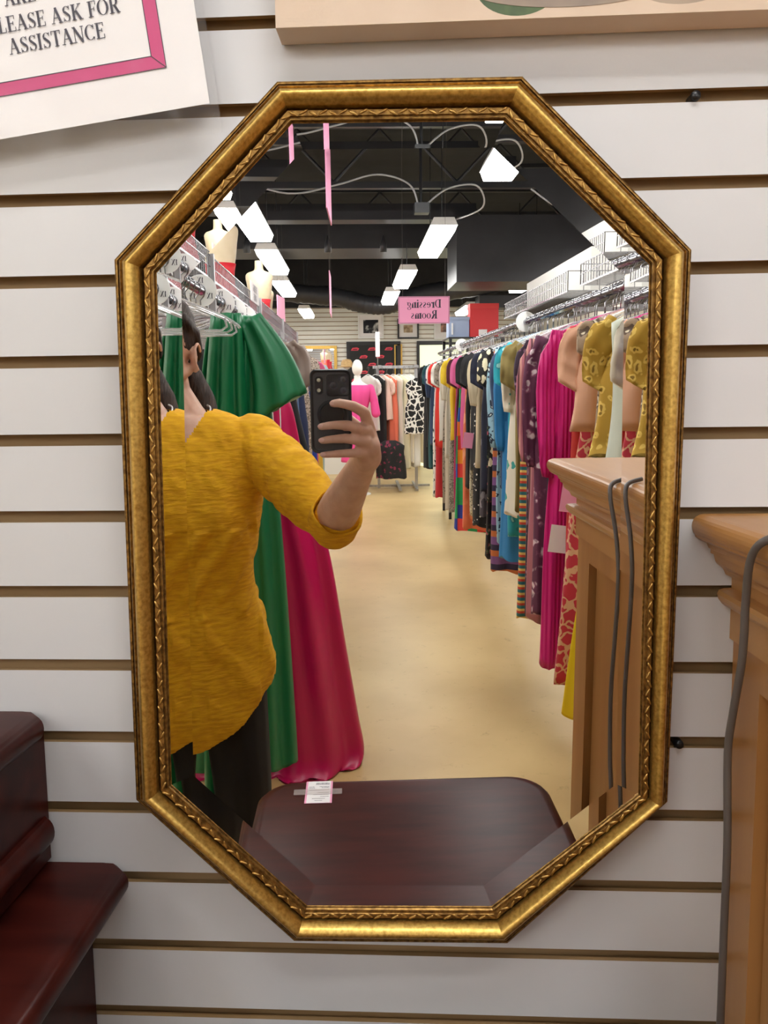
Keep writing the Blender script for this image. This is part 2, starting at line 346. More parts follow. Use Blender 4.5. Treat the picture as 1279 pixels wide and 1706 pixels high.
struct(MB().box((X1, YB, 0), (X1 + .05, 0, 2.8)).box((X1, YB, 2.8), (X1 + .05, 0, ZT), 1).build('wall_right', [M_side, M_black]))
struct(MB().box((X0, 0.0, 2.75), (X1, .05, ZT)).build('trim_1', M_black))
struct(MB().box((X0, YB - .05, 2.82), (X1, YB, ZT)).build('trim_2', M_black))

# ------------------------------------------------------------------ lamps
def lamp(x, y, label, rz=0, zt=3.6, z=2.62):
    t = thing('ceiling_light', label, 'ceiling light', (x, y, z), rz, 'hanging fluorescent lights')
    MB().loft([[(-.10, s, .0), (.10, s, .0), (.075, s, .055), (-.075, s, .055)] for s in (-.61, .61)]).build('housing', M_wplastic, t)
    MB().loft([[(-.095, s, -.001), (-.078, s, -.045), (.078, s, -.045), (.095, s, -.001)] for s in (-.605, .605)]).build('diffuser', M_lamp, t)
    for s in (-.45, .45):
        MB().tube([(0, s, .055), (0, s, zt - z)], .004, 6).build('hanging_rod', M_steel, t)
    return t
for x, y, l in ((.74, -3.2, 'white hanging light nearest the wall on the red box side of the aisle'), (.61, -5.84, 'white hanging light second along the aisle on the pink sign side'),
                (.50, -8.1, 'white hanging light above the pink fitting-room sign, second from it'), (.43, -9.95, 'white hanging light directly above the pink fitting-room sign'),
                (-.72, -2.7, 'white hanging light closest to the mirror above the green gown'), (-.76, -5.0, 'white hanging light above the nearer cream torso'),
                (-.79, -6.85, 'white hanging light above the farther cream torso'), (-.86, -8.85, 'white hanging light farthest back on the shelf of torsos side'),
                (1.95, -8.6, 'white hanging light seen low behind the red storage box'),
                (1.35, -2.7, 'white hanging light beyond the right rail, nearest the pine cabinet'), (-1.5, -2.2, 'white hanging light beyond the left rail, nearest the cherry cabinet'),
                (.45, -1.40, 'added fill light hung high crosswise over the aisle just behind the phone'), (-.05, -.92, 'added fill light hung high crosswise between the person and the mirror wall'),  # crosswise pair added to fill the mirror wall and the person's front
                (2.4, -2.4, 'added fill light over the open floor right of the pine cabinet'), (-2.1, -3.0, 'added fill light over the open floor left of the cherry cabinet'),  # side fixtures out of view, added to raise the fill on the mirror wall
                (2.3, -6.1, 'added fill light over the open floor beyond the long clothes rail'), (-2.0, -6.8, 'added fill light over the open floor beyond the left wire shelves'),  # more side fixtures added only for fill
                (-1.9, -10.2, 'added fill light over the display counter side of the back floor'), (2.6, -9.6, 'added fill light over the fitting-room side of the back floor'),  # added to brighten the back of the shop
                (-.8, -12.1, 'added fill light near the gilt wall mirror at the back'), (2.1, -4.3, 'added fill light behind the long clothes rail'),  # both added, for the back wall and for fill behind the rail
                (-2.0, -4.0, 'added fill light behind the wire shelves'), (1.7, -11.8, 'added fill light by the framed prints at the back')):  # also added, fill behind the shelves and extra brightness at the back wall
    lamp(x, y, l, zt=2.9 if -8.9 < y < -8 and x < 1.2 else 3.6, rz=R(90) if 'crosswise' in l else 0, z=3.3 if 'crosswise' in l else 2.62)

# ------------------------------------------------------------------ octagonal mirror
MU = Vector((0.99904335, 0.0437309, 0)); MW = Vector((0.00113321, -0.02588836, 0.9996642)); MN = Vector((0.04371621, -0.99870787, -0.02591315)); MP = Vector((.01, -.035, 1.36))
OUT = [(-0.1352, 0.3854), (0.076, 0.3867), (0.227, 0.2407), (0.2252, -0.2768), (0.0713, -0.4269), (-0.1425, -0.4228), (-0.293, -0.2709), (-0.2845, 0.2389)]
INN = [(-0.1232, 0.3513), (0.0601, 0.3508), (0.1902, 0.2291), (0.197, -0.2704), (0.055, -0.3877), (-0.1285, -0.3857), (-0.2575, -0.2568), (-0.2474, 0.2273)]
mir = thing('octagonal_mirror', 'elongated octagonal wall mirror in a carved antique gold frame', 'mirror', MP)
def mp3(a, b, h): return MU * a + MW * b + MN * h
def lerp2(i, t): return (OUT[i][0] * (1 - t) + INN[i][0] * t, OUT[i][1] * (1 - t) + INN[i][1] * t)
def sweep(prof, mi=0, mb=None):
    mb = mb or MB(); rings = []
    for t, h in prof: rings.append([mp3(*lerp2(i, t), h) for i in range(8)])
    for k in range(len(prof) - 1):
        for i in range(8):
            j = (i + 1) % 8; mb.add([rings[k][i], rings[k][j], rings[k + 1][j], rings[k + 1][i]], [(0, 1, 2, 3)], mi)
    return mb
def curve(pts, n=3):
    out = []
    for i in range(len(pts) - 1):
        p0 = pts[max(i - 1, 0)]; p1 = pts[i]; p2 = pts[i + 1]; p3 = pts[min(i + 2, len(pts) - 1)]
        for k in range(n):
            t = k / n
            out.append(tuple(.5 * ((2 * b_) + (c_ - a_) * t + (2 * a_ - 5 * b_ + 4 * c_ - d_) * t * t + (-a_ + 3 * b_ - 3 * c_ + d_) * t ** 3) for a_, b_, c_, d_ in zip(p0, p1, p2, p3)))
    out.append(tuple(pts[-1])); return out
def addjoined(*mbs): return mbs
ob = sweep([(0, -.016), (0, .002), (.03, .005), (.07, .006), (.10, .006), (.115, .003), (.14, .003), (.155, .008), (.19, .0095), (.225, .008), (.235, .006)])
ob.build('outer_moulding', M_golddark, mir, angle=35, fix=False)
sweep(curve([(.235, .006), (.27, .012), (.36, .0165), (.45, .017), (.55, .0145), (.63, .009), (.66, .004)], 4)).build('main_moulding', M_gold, mir, angle=40, fix=False)
sweep([(.66, .004), (.665, -.001), (.70, -.001), (.72, .005), (.74, .0065), (.86, .0065), (.875, .004), (.895, .004), (.91, .0045), (.935, .0045), (.95, .001), (.97, .0015), (1.0, .0005), (1.0, -.008)]).build('inner_moulding', M_golddark, mir, angle=30, fix=False)
cb = MB()                                   # carved leaf-and-rope run along the inner moulding
for i in range(8):
    j = (i + 1) % 8; a = Vector(lerp2(i, .80)); bq = Vector(lerp2(j, .80)); d = bq - a; L = d.length; n = int(L / .0085); d.normalize(); pz = Vector((-d.y, d.x))
    for k in range(n):
        c = a + d * (L * (k + .5) / n); sg = 1 if k % 2 else -1; dr = (d * .9 + pz * sg * .45).normalized(); e = pz * sg * .0007
        rot = Matrix((mp3(dr.x, dr.y, 0), mp3(-dr.y, dr.x, 0), MN)).transposed()
        cb.ell(mp3(c.x + e.x, c.y + e.y, .0068), (.0046, .0012, .0011), rot, 8, 6)
cb.build('carved_beading', M_goldbright, mir, True, fix=False)
# silvered glass: flat field and a bevelled rim ground at a slight slope, so that the rim throws a displaced image
def inset(poly, d):
    out = []; n = len(poly)
    for i in range(n):
        p0, p1, p2 = Vector(poly[i - 1]), Vector(poly[i]), Vector(poly[(i + 1) % n]); e1 = (p1 - p0).normalized(); e2 = (p2 - p1).normalized()
        n1 = Vector((e1.y, -e1.x)); n2 = Vector((e2.y, -e2.x)); bis = (n1 + n2); bis /= bis.dot(n1); out.append(p1 + bis * d)
    return out
g0 = inset(INN, -.004); g1 = inset(INN, .021); hz = .025 * math.tan(R(2.1)) 
mb = MB(); mb.add([mp3(p.x, p.y, 0) for p in g1], [tuple(range(8))])
for i in range(8):
    j = (i + 1) % 8; mb.add([mp3(g0[i].x, g0[i].y, hz), mp3(g0[j].x, g0[j].y, hz), mp3(g1[j].x, g1[j].y, 0), mp3(g1[i].x, g1[i].y, 0)], [(0, 1, 2, 3)])
    mb.add([mp3(g0[i].x, g0[i].y, hz), mp3(g0[j].x, g0[j].y, hz), mp3(g0[j].x, g0[j].y, -.004), mp3(g0[i].x, g0[i].y, -.004)], [(0, 1, 2, 3)])
mb.add([mp3(p.x, p.y, -.004) for p in g0], [tuple(range(8))])
gl = mb.build('mirror_glass', M_mirror, mir, fix=False); gl['label'] = 'silvered mirror glass with bevelled edge'

# ------------------------------------------------------------------ notice in a plastic sleeve
AX = Vector((.9886, 0, .1285)).normalized(); AY = Vector((-.1285, 0, .9886)).normalized()
def sp(px, py, y): return Vector((-.2279, y, 1.770)) + AX * px + AY * py   # origin: lower right outer corner of the pink border
nz = thing('paper_notice', 'tilted white notice with pink border in a clear plastic sleeve, upper left', 'sign', (-.35, -.03, 1.80))
W_, H_ = .27, .20
def sheet(name, pts, m, y, th=.0006):
    mb = MB(); a = [sp(*p, y) for p in pts]; bq = [sp(*p, y + th) for p in pts]; n = len(pts)
    mb.add(a + bq, [tuple(range(n)), tuple(range(2 * n - 1, n - 1, -1))] + [(i, i + n, (i + 1) % n + n, (i + 1) % n) for i in range(n)])
    return rel(mb.build(name, m), nz)
sheet('paper_sheet', [(-.30, -.036), (.0335, -.036), (.0335, .18), (-.30, .18)], M_paper, -.0300)
def band(a, bq): return sheet('pink_border', a, bq, -.0306, .0003)
mb = MB()
for q in ([(-.267, 0), (0, 0), (-.012, .0115), (-.255, .0115)], [(0, 0), (0, .15), (-.012, .139), (-.012, .0115)], [(0, .15), (-.267, .15), (-.255, .139), (-.012, .139)], [(-.267, .15), (-.267, 0), (-.255, .0115), (-.255, .139)]):
    mb.add([sp(*p, -.0304) for p in q], [(0, 1, 2, 3)])
rel(mb.build('pink_border', M_pinkp, fix=False), nz)
mb = MB()
def line(p, q, wd=.0007):
    d = (Vector(q) - Vector(p)).normalized() * 1; nn = Vector((-d.y, d.x)) * wd / 2; p = Vector(p); q = Vector(q)
    mb.add([sp(*(p + nn), -.0307), sp(*(q + nn), -.0307), sp(*(q - nn), -.0307), sp(*(p - nn), -.0307)], [(0, 1, 2, 3)])
for r in ([(-.267, 0), (0, 0), (0, .15), (-.267, .15)], [(-.255, .0115), (-.012, .0115), (-.012, .139), (-.255, .139)]):
    for i in range(4): line(r[i], r[(i + 1) % 4])
for a, bq in (((0, 0), (-.012, .0115)), ((0, .15), (-.012, .139)), ((-.267, 0), (-.255, .0115)), ((-.267, .15), (-.255, .139))): line(a, bq)
rel(mb.build('border_line', M_ink, fix=False), nz)
mb = MB()
for t, cx, y, s in (('PLEASE ASK FOR', -.0938, .0525, .0138), ('ASSISTANCE', -.0945, .0335, .0138), ('ARE', -.121, .0745, .0138)):
    lettering(mb, t, sp(cx, y, -.0308), AX, AY, s * .98)
rel(mb.build('lettering', M_ink, fix=False), nz)
# sleeve: a crinkled clear sheet, longer than the paper
mb = MB(); nx_, ny_ = 40, 30; vs = []
for j in range(ny_ + 1):
    for i in range(nx_ + 1):
        px = -.31 + .352 * i / nx_; py = -.062 + .30 * j / ny_
        dz = .0015 * noise.noise(Vector((px * 30, py * 30, 0))) + .0025 * max(0, -.03 - py) / .03 * noise.noise(Vector((px * 45, py * 90, 3)))
        vs.append(sp(px, py + .004 * noise.noise(Vector((px * 12, 0, 7))), -.0335 - dz))
rel(mb.add(vs, [(j * (nx_ + 1) + i, j * (nx_ + 1) + i + 1, (j + 1) * (nx_ + 1) + i + 1, (j + 1) * (nx_ + 1) + i) for j in range(ny_) for i in range(nx_)]).build('plastic_sleeve', M_sleeve, smooth=True, fix=False), nz)

# ------------------------------------------------------------------ still-life canvas above the mirror
cv = thing('canvas_painting', 'unframed still life painting on beige canvas hung above the mirror', 'painting', (.09, -.02, 1.787))
cm = noisy('canvas_ground', (.62, .47, .35), (.72, .58, .46), 6, .8, bs=.2, stretch=(1, 1, 1))
mb = MB(); z0 = 1.798; mb.box((-.128, -.034, z0), (.46, -.003, z0 + .36))
rel(mb.build('stretched_canvas', cm), cv)
mp_ = noisy('painted_green_glaze', (.05, .09, .03), (.45, .50, .10), 25, .5); 
def disc(cx, cz, rx, rz_, m, y, name, seg=40):
    mb = MB(); mb.add([(cx + rx * math.cos(2 * PI * k / seg), y, cz + rz_ * math.sin(2 * PI * k / seg)) for k in range(seg)] + [(cx + rx * math.cos(2 * PI * k / seg), y + .0004, cz + rz_ * math.sin(2 * PI * k / seg)) for k in range(seg)],
        [tuple(range(seg)), tuple(range(2 * seg - 1, seg - 1, -1))] + [(k, k + seg, (k + 1) % seg + seg, (k + 1) % seg) for k in range(seg)])
    return rel(mb.build(name, m), cv)
shade = noisy('painted_grey_shadow', (.26, .21, .18), (.42, .33, .25), 12, .8)
disc(.125, 1.824, .085, .018, shade, -.0344, 'painted_shadow'); disc(.222, 1.822, .04, .017, shade, -.03406, 'painted_shadow')
disc(.083, 1.8245, .036, .024, noisy('painted_bowl', (.015, .03, .02), (.10, .16, .05), 18, .5), -.03408, 'painted_bowl')
disc(.083, 1.829, .030, .020, mp_, -.03412, 'painted_fruit')
disc(-.01, 1.829, .018, .007, mat('painted_ochre', (.42, .27, .10), .7), -.03408, 'painted_stalk')

# black plugs in the grooves
for x, z, l in ((.247, 1.7425, 'small black plug in the groove above and right of the mirror'), (.2505, 1.1325, 'small black plug in the groove right of the mirror near its bottom corner')):
    tag(MB().lathe([(0.0001, -.004), (.0038, -.004), (.0045, -.002), (.0045, .012)], (x, 0, z), 16, 'y').build('groove_plug', M_blackp, smooth=True), l, 'plug')

# ------------------------------------------------------------------ pine cabinet with crown, right of the mirror
pc = thing('pine_cabinet', 'honey pine panelled cabinet with stepped crown moulding against the wall on the right', 'cabinet', (.72, -.3, 0))
def crown(prof, x0, x1, y0, mbx=None):
    """profile (overhang, z) mitred round left, front and right sides of a case whose body is x0..x1, y0..0"""
    mb = mbx or MB(); rings = []
    for o, z in prof: rings.append([(x0 - o, 0, z), (x0 - o, y0 - o, z), (x1 + o, y0 - o, z), (x1 + o, 0, z)])
    for a, bq in zip(rings, rings[1:]):
        for i in range(3): mb.add([a[i], a[i + 1], bq[i + 1], bq[i]], [(0, 1, 2, 3)])
    mb.add(rings[0], [(0, 1, 2, 3)]); mb.add(rings[-1], [(0, 1, 2, 3)]); return mb
px0, px1, py0 = .304, 1.25, -.565
prof = [(.012, 1.302), (.014, 1.303)] + curve([(.014, 1.303), (.017, 1.309), (.023, 1.314), (.025, 1.319), (.026, 1.323)], 3) + [(.029, 1.324), (.029, 1.328), (.031, 1.329), (.033, 1.334), (.040, 1.337)] + [(.044 + .0 - .0, 1.340)] + [(.040 + .0075 * math.sin(a), 1.3505 - .0105 * math.cos(a)) for a in [PI * k / 10 for k in range(2, 9)]] + [(.040, 1.3615), (.036, 1.362)]
rel(crown(prof, px0, px1, py0 - 0.0).build('crown_top', M_pineh, angle=30), pc)
rel(MB().box((px0 - .008, py0 - .004, 1.24), (px1 + .008, 0, 1.302)).build('frieze', M_pineh), pc)
rel(crown([(.004, 1.268)] + [(.006, 1.270), (.013, 1.274), (.017, 1.279), (.0185, 1.284), (.017, 1.288), (.012, 1.2895), (.006, 1.290)], px0 - .003, px1 + .003, py0 - .002).build('shelf_moulding', M_pineh, angle=40), pc)
mb = MB()
mb.box((px0 + .012, py0, .0), (px1, 0, 1.27))
rel(mb.build('case', M_pine), pc)
def sideframe(ya, yb, za, zb, x, th, rail=.055):
    m = MB(); m.box((x - th, ya, za), (x, ya + rail, zb)).box((x - th, yb - rail, za), (x, yb, zb)).box((x - th, ya + rail, zb - rail), (x, yb - rail, zb)).box((x - th, ya + rail, za), (x, yb - rail, za + rail * 1.6)); return m
rel(sideframe(py0, 0, 0, 1.268, px0 + .012, .016, .062).build('side_frame', M_pine), pc)
rel(MB().box((px0 + .006, py0 + .07, .10), (px0 + .014, -.07, 1.20)).build('side_panel', M_pine), pc)
for k in range(2):
    xa = px0 + .02 + k * (.455); rel(MB().box((xa, py0 - .018, .10), (xa + .445, py0, 1.23)).build('door', M_pine), pc)
    d = bpy.context.scene.collection.objects[-1]
    rel(MB().ell((xa + (.41 if k == 0 else .035), py0 - .03, .75), (.014, .014, .014)).build('knob', M_golddark, smooth=True), pc)
# cord draped over it
cp = [(.36, -.30, 1.366), (.31, -.22, 1.3665), (.275, -.18, 1.3665), (.256, -.165, 1.361), (.2505, -.152, 1.345), (.2520, -.142, 1.31), (.2525, -.140, 1.28), (.2525, -.137, 1.255), (.2515, -.128, 1.215), (.2510, -.121, 1.175), (.2515, -.126, 1.10), (.2515, -.126, 1.02), (.252, -.125, .935), (.262, -.10, .5), (.27, -.11, .1), (.25, -.14, .006), (.12, -.3, .006)]
tag(MB().tube(curve(cp, 5), .0032, 8).build('power_cord', M_cord, smooth=True), 'thin dark grey cord hanging over the left edge of the pine cabinet', 'cord')
cp2 = [(p[0] - .001, p[1] - .10 - .01 * math.sin(i), p[2]) for i, p in enumerate(cp[2:13])] + [(.263, -.25, .6), (.27, -.26, .1), (.26, -.3, .006), (.2, -.42, .006)]
tag(MB().tube(curve(cp2, 5), .0028, 8).build('power_cord', M_cord, smooth=True), 'second dark cord on the pine cabinet side, farther from the wall', 'cord')

# ------------------------------------------------------------------ stepped cherry cabinet lower left
hc = thing('cherry_cabinet', 'dark cherry stepped cabinet with two moulded tops, lower left', 'cabinet', (-.8, -.2, 0))
def slabtop(x1, y0, zt, th, round_=.012, x0=-1.3, ch=.03):
    """moulded top: rounded nose, clipped front-right corner, back at the wall"""
    mb = MB(); rings = []
    prof = [(-round_, zt - th)] + [(-round_ + round_ * math.sin(a), zt - th / 2 - th / 2 * math.cos(a)) for a in [PI * k / 10 for k in range(1, 10)]] + [(-round_ * 1.6, zt)]
    def ring(o, z): return [(x0, -.004, z), (x0, y0 - o, z), (x1 + o - ch, y0 - o, z), (x1 + o, y0 - o + ch, z), (x1 + o, -.016, z), (x1 + o - .012, -.004, z)]
    return mb.loft([ring(o, z) for o, z in prof])
rel(slabtop(-.306, -.27, .999, .028, .012).build('lower_top', M_cherry, angle=30), hc)
rel(MB().box((-1.28, -.245, 0), (-.353, -.004, .978)).build('lower_case', M_cherry), hc)
rel(MB().box((-1.28, -.19, 1.004), (-.392, -.004, 1.145)).build('upper_case', M_cherry), hc)
rel(slabtop(-.3805, -.20, 1.054, .03, .01, ch=.01).build('base_moulding', M_cherry, angle=30), hc)
rel(slabtop(-.385, -.205, 1.162, .026, .010).build('upper_top', M_cherry, angle=30), hc)
for k in range(3): 
    d = rel(MB().box((-1.26, -.262, .68 - k * .3), (-.40, -.244, .95 - k * .3)).build('drawer_front', M_cherry), hc)

# ------------------------------------------------------------------ low cherry chest in front of the mirror, with its price tag
ch = thing('cherry_chest', 'low cherry wood chest with rounded top directly below the mirror', 'chest', (.0, -.3, 0))
def rrect(x0, x1, y0, y1, r, z, n=8):
    out = []
    for cx, cy, a0 in ((x1 - r, y1 - .01, None), (x0 + r, y1 - .01, None), (x0 + r, y0 + r, 180), (x1 - r, y0 + r, 270)):
        if a0 is None: out += [(x1, y1, z)] if cx == x1 - r else [(x0, y1, z)]
        else: out += [(cx + r * math.cos(R(a0 + 90 * k / n)), cy + r * math.sin(R(a0 + 90 * k / n)), z) for k in range(n + 1)]
    return out
tp = [(.012, .812), (.004, .815), (0, .822), (0, .830), (.004, .834), (.006, .835), (.007, .839), (.012, .8415), (.018, .842)]
mb = MB().loft([rrect(-.228 + o, .240 - o, -.532 + o, -.05 - o, .055, z) for o, z in tp]); rel(mb.build('top', M_cherry, angle=30), ch)
rel(MB().loft([rrect(-.20, .212, -.50, -.06, .04, z) for z in (.06, .812)]).build('case', M_cherry, angle=30), ch)
for k in range(3): 
    rel(MB().box((-.15, -.509, .60 - k * .22), (.165, -.499, .79 - k * .22)).build('drawer_front', M_cherry), ch)
    rel(MB().lathe([(.004, 0), (.005, -.012), (.012, -.02), (.011, -.026), (.0001, -.028)], (.008, -.509, .695 - k * .22), 16, 'y').build('knob', M_golddark, smooth=True), ch)
for x in (-.17, .18):
    for y in (-.47, -.09): rel(MB().lathe([(.02, 0), (.026, .02), (.018, .045), (.024, .062)], (x, y, 0), 16).build('foot', M_cherry, smooth=True), ch)
pt = thing('price_tag', 'white price tag with pink edges taped to the cherry chest top', 'price tag', (-.131, -.487, .8424))
MB().box((-.0215, -.034, 0), (.0215, .034, .0004), 1).box((-.0185, -.0335, .0004), (.0185, .0335, .0006)).build('tag_card', [M_paper, M_pinkb], pt)
mb = MB()
rnd = random.Random(3)
x = -.006
while x > -.006 and False: pass
for k in range(14):                                   # printed bars and lines of small print
    xa = .016 - k * .0016; mb.box((xa - rnd.choice((.0004, .0008, .001)), .0, .0007), (xa, .0, .0007)) if False else mb.add([(xa, -.028, .0008), (xa - .0009 * rnd.choice((.5, 1)), -.028, .0008), (xa - .0009, -.022, .0008), (xa, -.022, .0008)], [(0, 1, 2, 3)])
for y, a, bq in ((-.016, .016, .0), (-.013, .016, .004), (-.016, -.008, -.017), (-.012, -.007, -.017), (-.006, .016, -.016), (.002, .016, -.002), (.008, .016, -.009), (.014, .016, .003), (.020, .010, -.010), (.026, .006, -.006)):
    x = a
    while x > bq: wd = rnd.uniform(.001, .0028); mb.add([(x, y, .0008), (max(x - wd, bq), y, .0008), (max(x - wd, bq), y + .0013, .0008), (x, y + .0013, .0008)], [(0, 1, 2, 3)]); x -= wd + .0006
mb.build('print', M_ink, pt, fix=False)
MB().box((-.040, -.008, .0010), (.037, .009, .0013)).build('tape', M_tape, pt)

# ------------------------------------------------------------------ clothes: builders
ZR = 1.82
def hanger_mesh(kind):
    mb = MB(); hk = [(.019 * math.cos(a), 0, .019 * math.sin(a)) for a in [R(200 - 20 * k) for k in range(0, 12)]] + [(.012, 0, -.022), (0, 0, -.035), (0, 0, -.085)]
    mb.tube(hk, .0024, 6, 0)
    body = curve([(-.205, 0, -.165), (-.19, 0, -.15), (-.10, 0, -.112), (-.03, 0, -.088), (0, 0, -.085), (.03, 0, -.088), (.10, 0, -.112), (.19, 0, -.15), (.205, 0, -.165)], 3)
    mb.tube(body, .0045, 8, 1); mb.tube([(-.19, 0, -.152), (-.195, 0, -.175), (-.18, 0, -.185), (.18, 0, -.185), (.195, 0, -.175), (.19, 0, -.152)], .0035, 6, 1)
    return mb.mesh('hanger_' + kind, [M_steel, {'clear': M_clear, 'white': M_wplastic, 'black': M_blackp}[kind]], True)
HM = {k: hanger_mesh(k) for k in ('clear', 'white', 'black')}
def hanger(x, y, rz, kind, where, grp):
    o = linkmesh(HM[kind], 'clothes_hanger'); o.location = (x, y, ZR); o.rotation_euler = (0, 0, rz)
    return tag(o, f'{kind} plastic hanger with a chrome hook, {where}', 'hanger', grp)
def lerp(a, bq, t): return a + (bq - a) * t
def garment(name, label, cat, group, x, y, side, rz, L, hw, th, flare, m, sleeve='short', sm=None, fold=.012, nf=5, seed=0, strap=False, waist=None, hemcurve=.0, z=ZR, sl=None):
    """hanging garment. local x runs along the hanger (side = where the aisle is), local z down from the rail"""
    rn = random.Random(seed); t = thing(name, label, cat, (x, y, z), rz, group)
    n = 56; rings = []; ph = rn.uniform(0, 6); lean = rn.uniform(-.01, .01)
    zs = [-.098, -.108, -.125, -.145, -.17, -.20]; k = -.20
    while k > -L: k -= .045; zs.append(max(k, -L))
    for zz in zs:
        u = min(1, max(0, (-zz - .2) / (L - .2)))
        if zz > -.2:
            a = .055 + (hw - .055) * min(1, ((-zz - .095) / .08)) ** .75; bb = .012 + th * .7 * min(1, (-zz - .095) / .08)
        else:
            a = hw * (1 + (flare - 1) * u ** 1.2); bb = th * (1 + .5 * u)
            if waist: a *= 1 - waist * math.exp(-((u - .28) / .12) ** 2)
            a *= .96 - .05 * math.sin(PI * min(1, u * 3)) if not waist else 1
        ring = []
        for q in range(n):
            an = 2 * PI * q / n; cx, sy = math.cos(an), math.sin(an)
            ex = a * math.copysign(abs(cx) ** .8, cx); ey = bb * math.copysign(abs(sy) ** .6, sy)
            f = fold * min(1, .15 + u * 2.2)
            wv = math.sin(ex / a * PI * nf * .5 + ph + u * 1.2) + .5 * math.sin(ex / a * PI * nf * 1.1 + ph * 2 - u * 2)
            rad = 1 + (f * 4) * noise.noise(Vector((cx * 2 + seed, sy * 2, u * 2)))
            zz2 = zz + hemcurve * u * (abs(cx) - .5) + (.008 * math.sin(an * 5 + ph) if u > .98 else 0)
            ring.append((ex * rad + lean * u, ey + wv * f * (1 if abs(sy) > .05 else .6), zz2))
        rings.append(ring)
    mb = MB().loft(rings); mb.build('body', m, t, smooth=True)
    if sleeve != 'none':
        sl = sl or {'short': .20, 'cap': .11, 'long': .52, 'elbow': .32}[sleeve]
        for s in (-1, 1):
            rr = []; nn = 16; st_ = 12
            for k in range(st_ + 1):
                u = k / st_; cx = s * (hw * .86 + .035 * math.sin(min(1, u * 2.2) * PI / 2) + (.035 * (1 - u) * u) + (.02 * u if sleeve in ('short', 'cap') else 0)); cz = -.155 - sl * u
                w1 = (.047 if u > .1 else .03) * (1 - (.45 * u if sleeve in ('long', 'elbow') else .05 * u)); w2 = th * .62 * (1 - .1 * u)
                if sleeve == 'long' and u > .93: w1 *= .8
                cy = .01 * math.sin(u * 5 + ph) + (rn.uniform(-.004, .004))
                tilt = (.9 if sleeve in ('short', 'cap') else .25) * s
                rr.append([(cx + w1 * math.cos(2 * PI * q / nn) * math.cos(tilt * .6), cy + w2 * math.sin(2 * PI * q / nn) * (1 + .45 * math.sin(q * 2.3 + ph)) + .012 * noise.noise(Vector((q * .5, u * 4, seed))), cz + w1 * math.cos(2 * PI * q / nn) * math.sin(tilt * .6) * 1.0) for q in range(nn)])
            MB().loft(rr).build('sleeve', sm or m, t, smooth=True)
    return t

def col(h):  # srgb hex to linear
    return tuple(((int(h[i:i + 2], 16) / 255 + .055) / 1.055) ** 2.4 if int(h[i:i + 2], 16) > 10 else int(h[i:i + 2], 16) / 255 / 12.92 for i in (0, 2, 4))
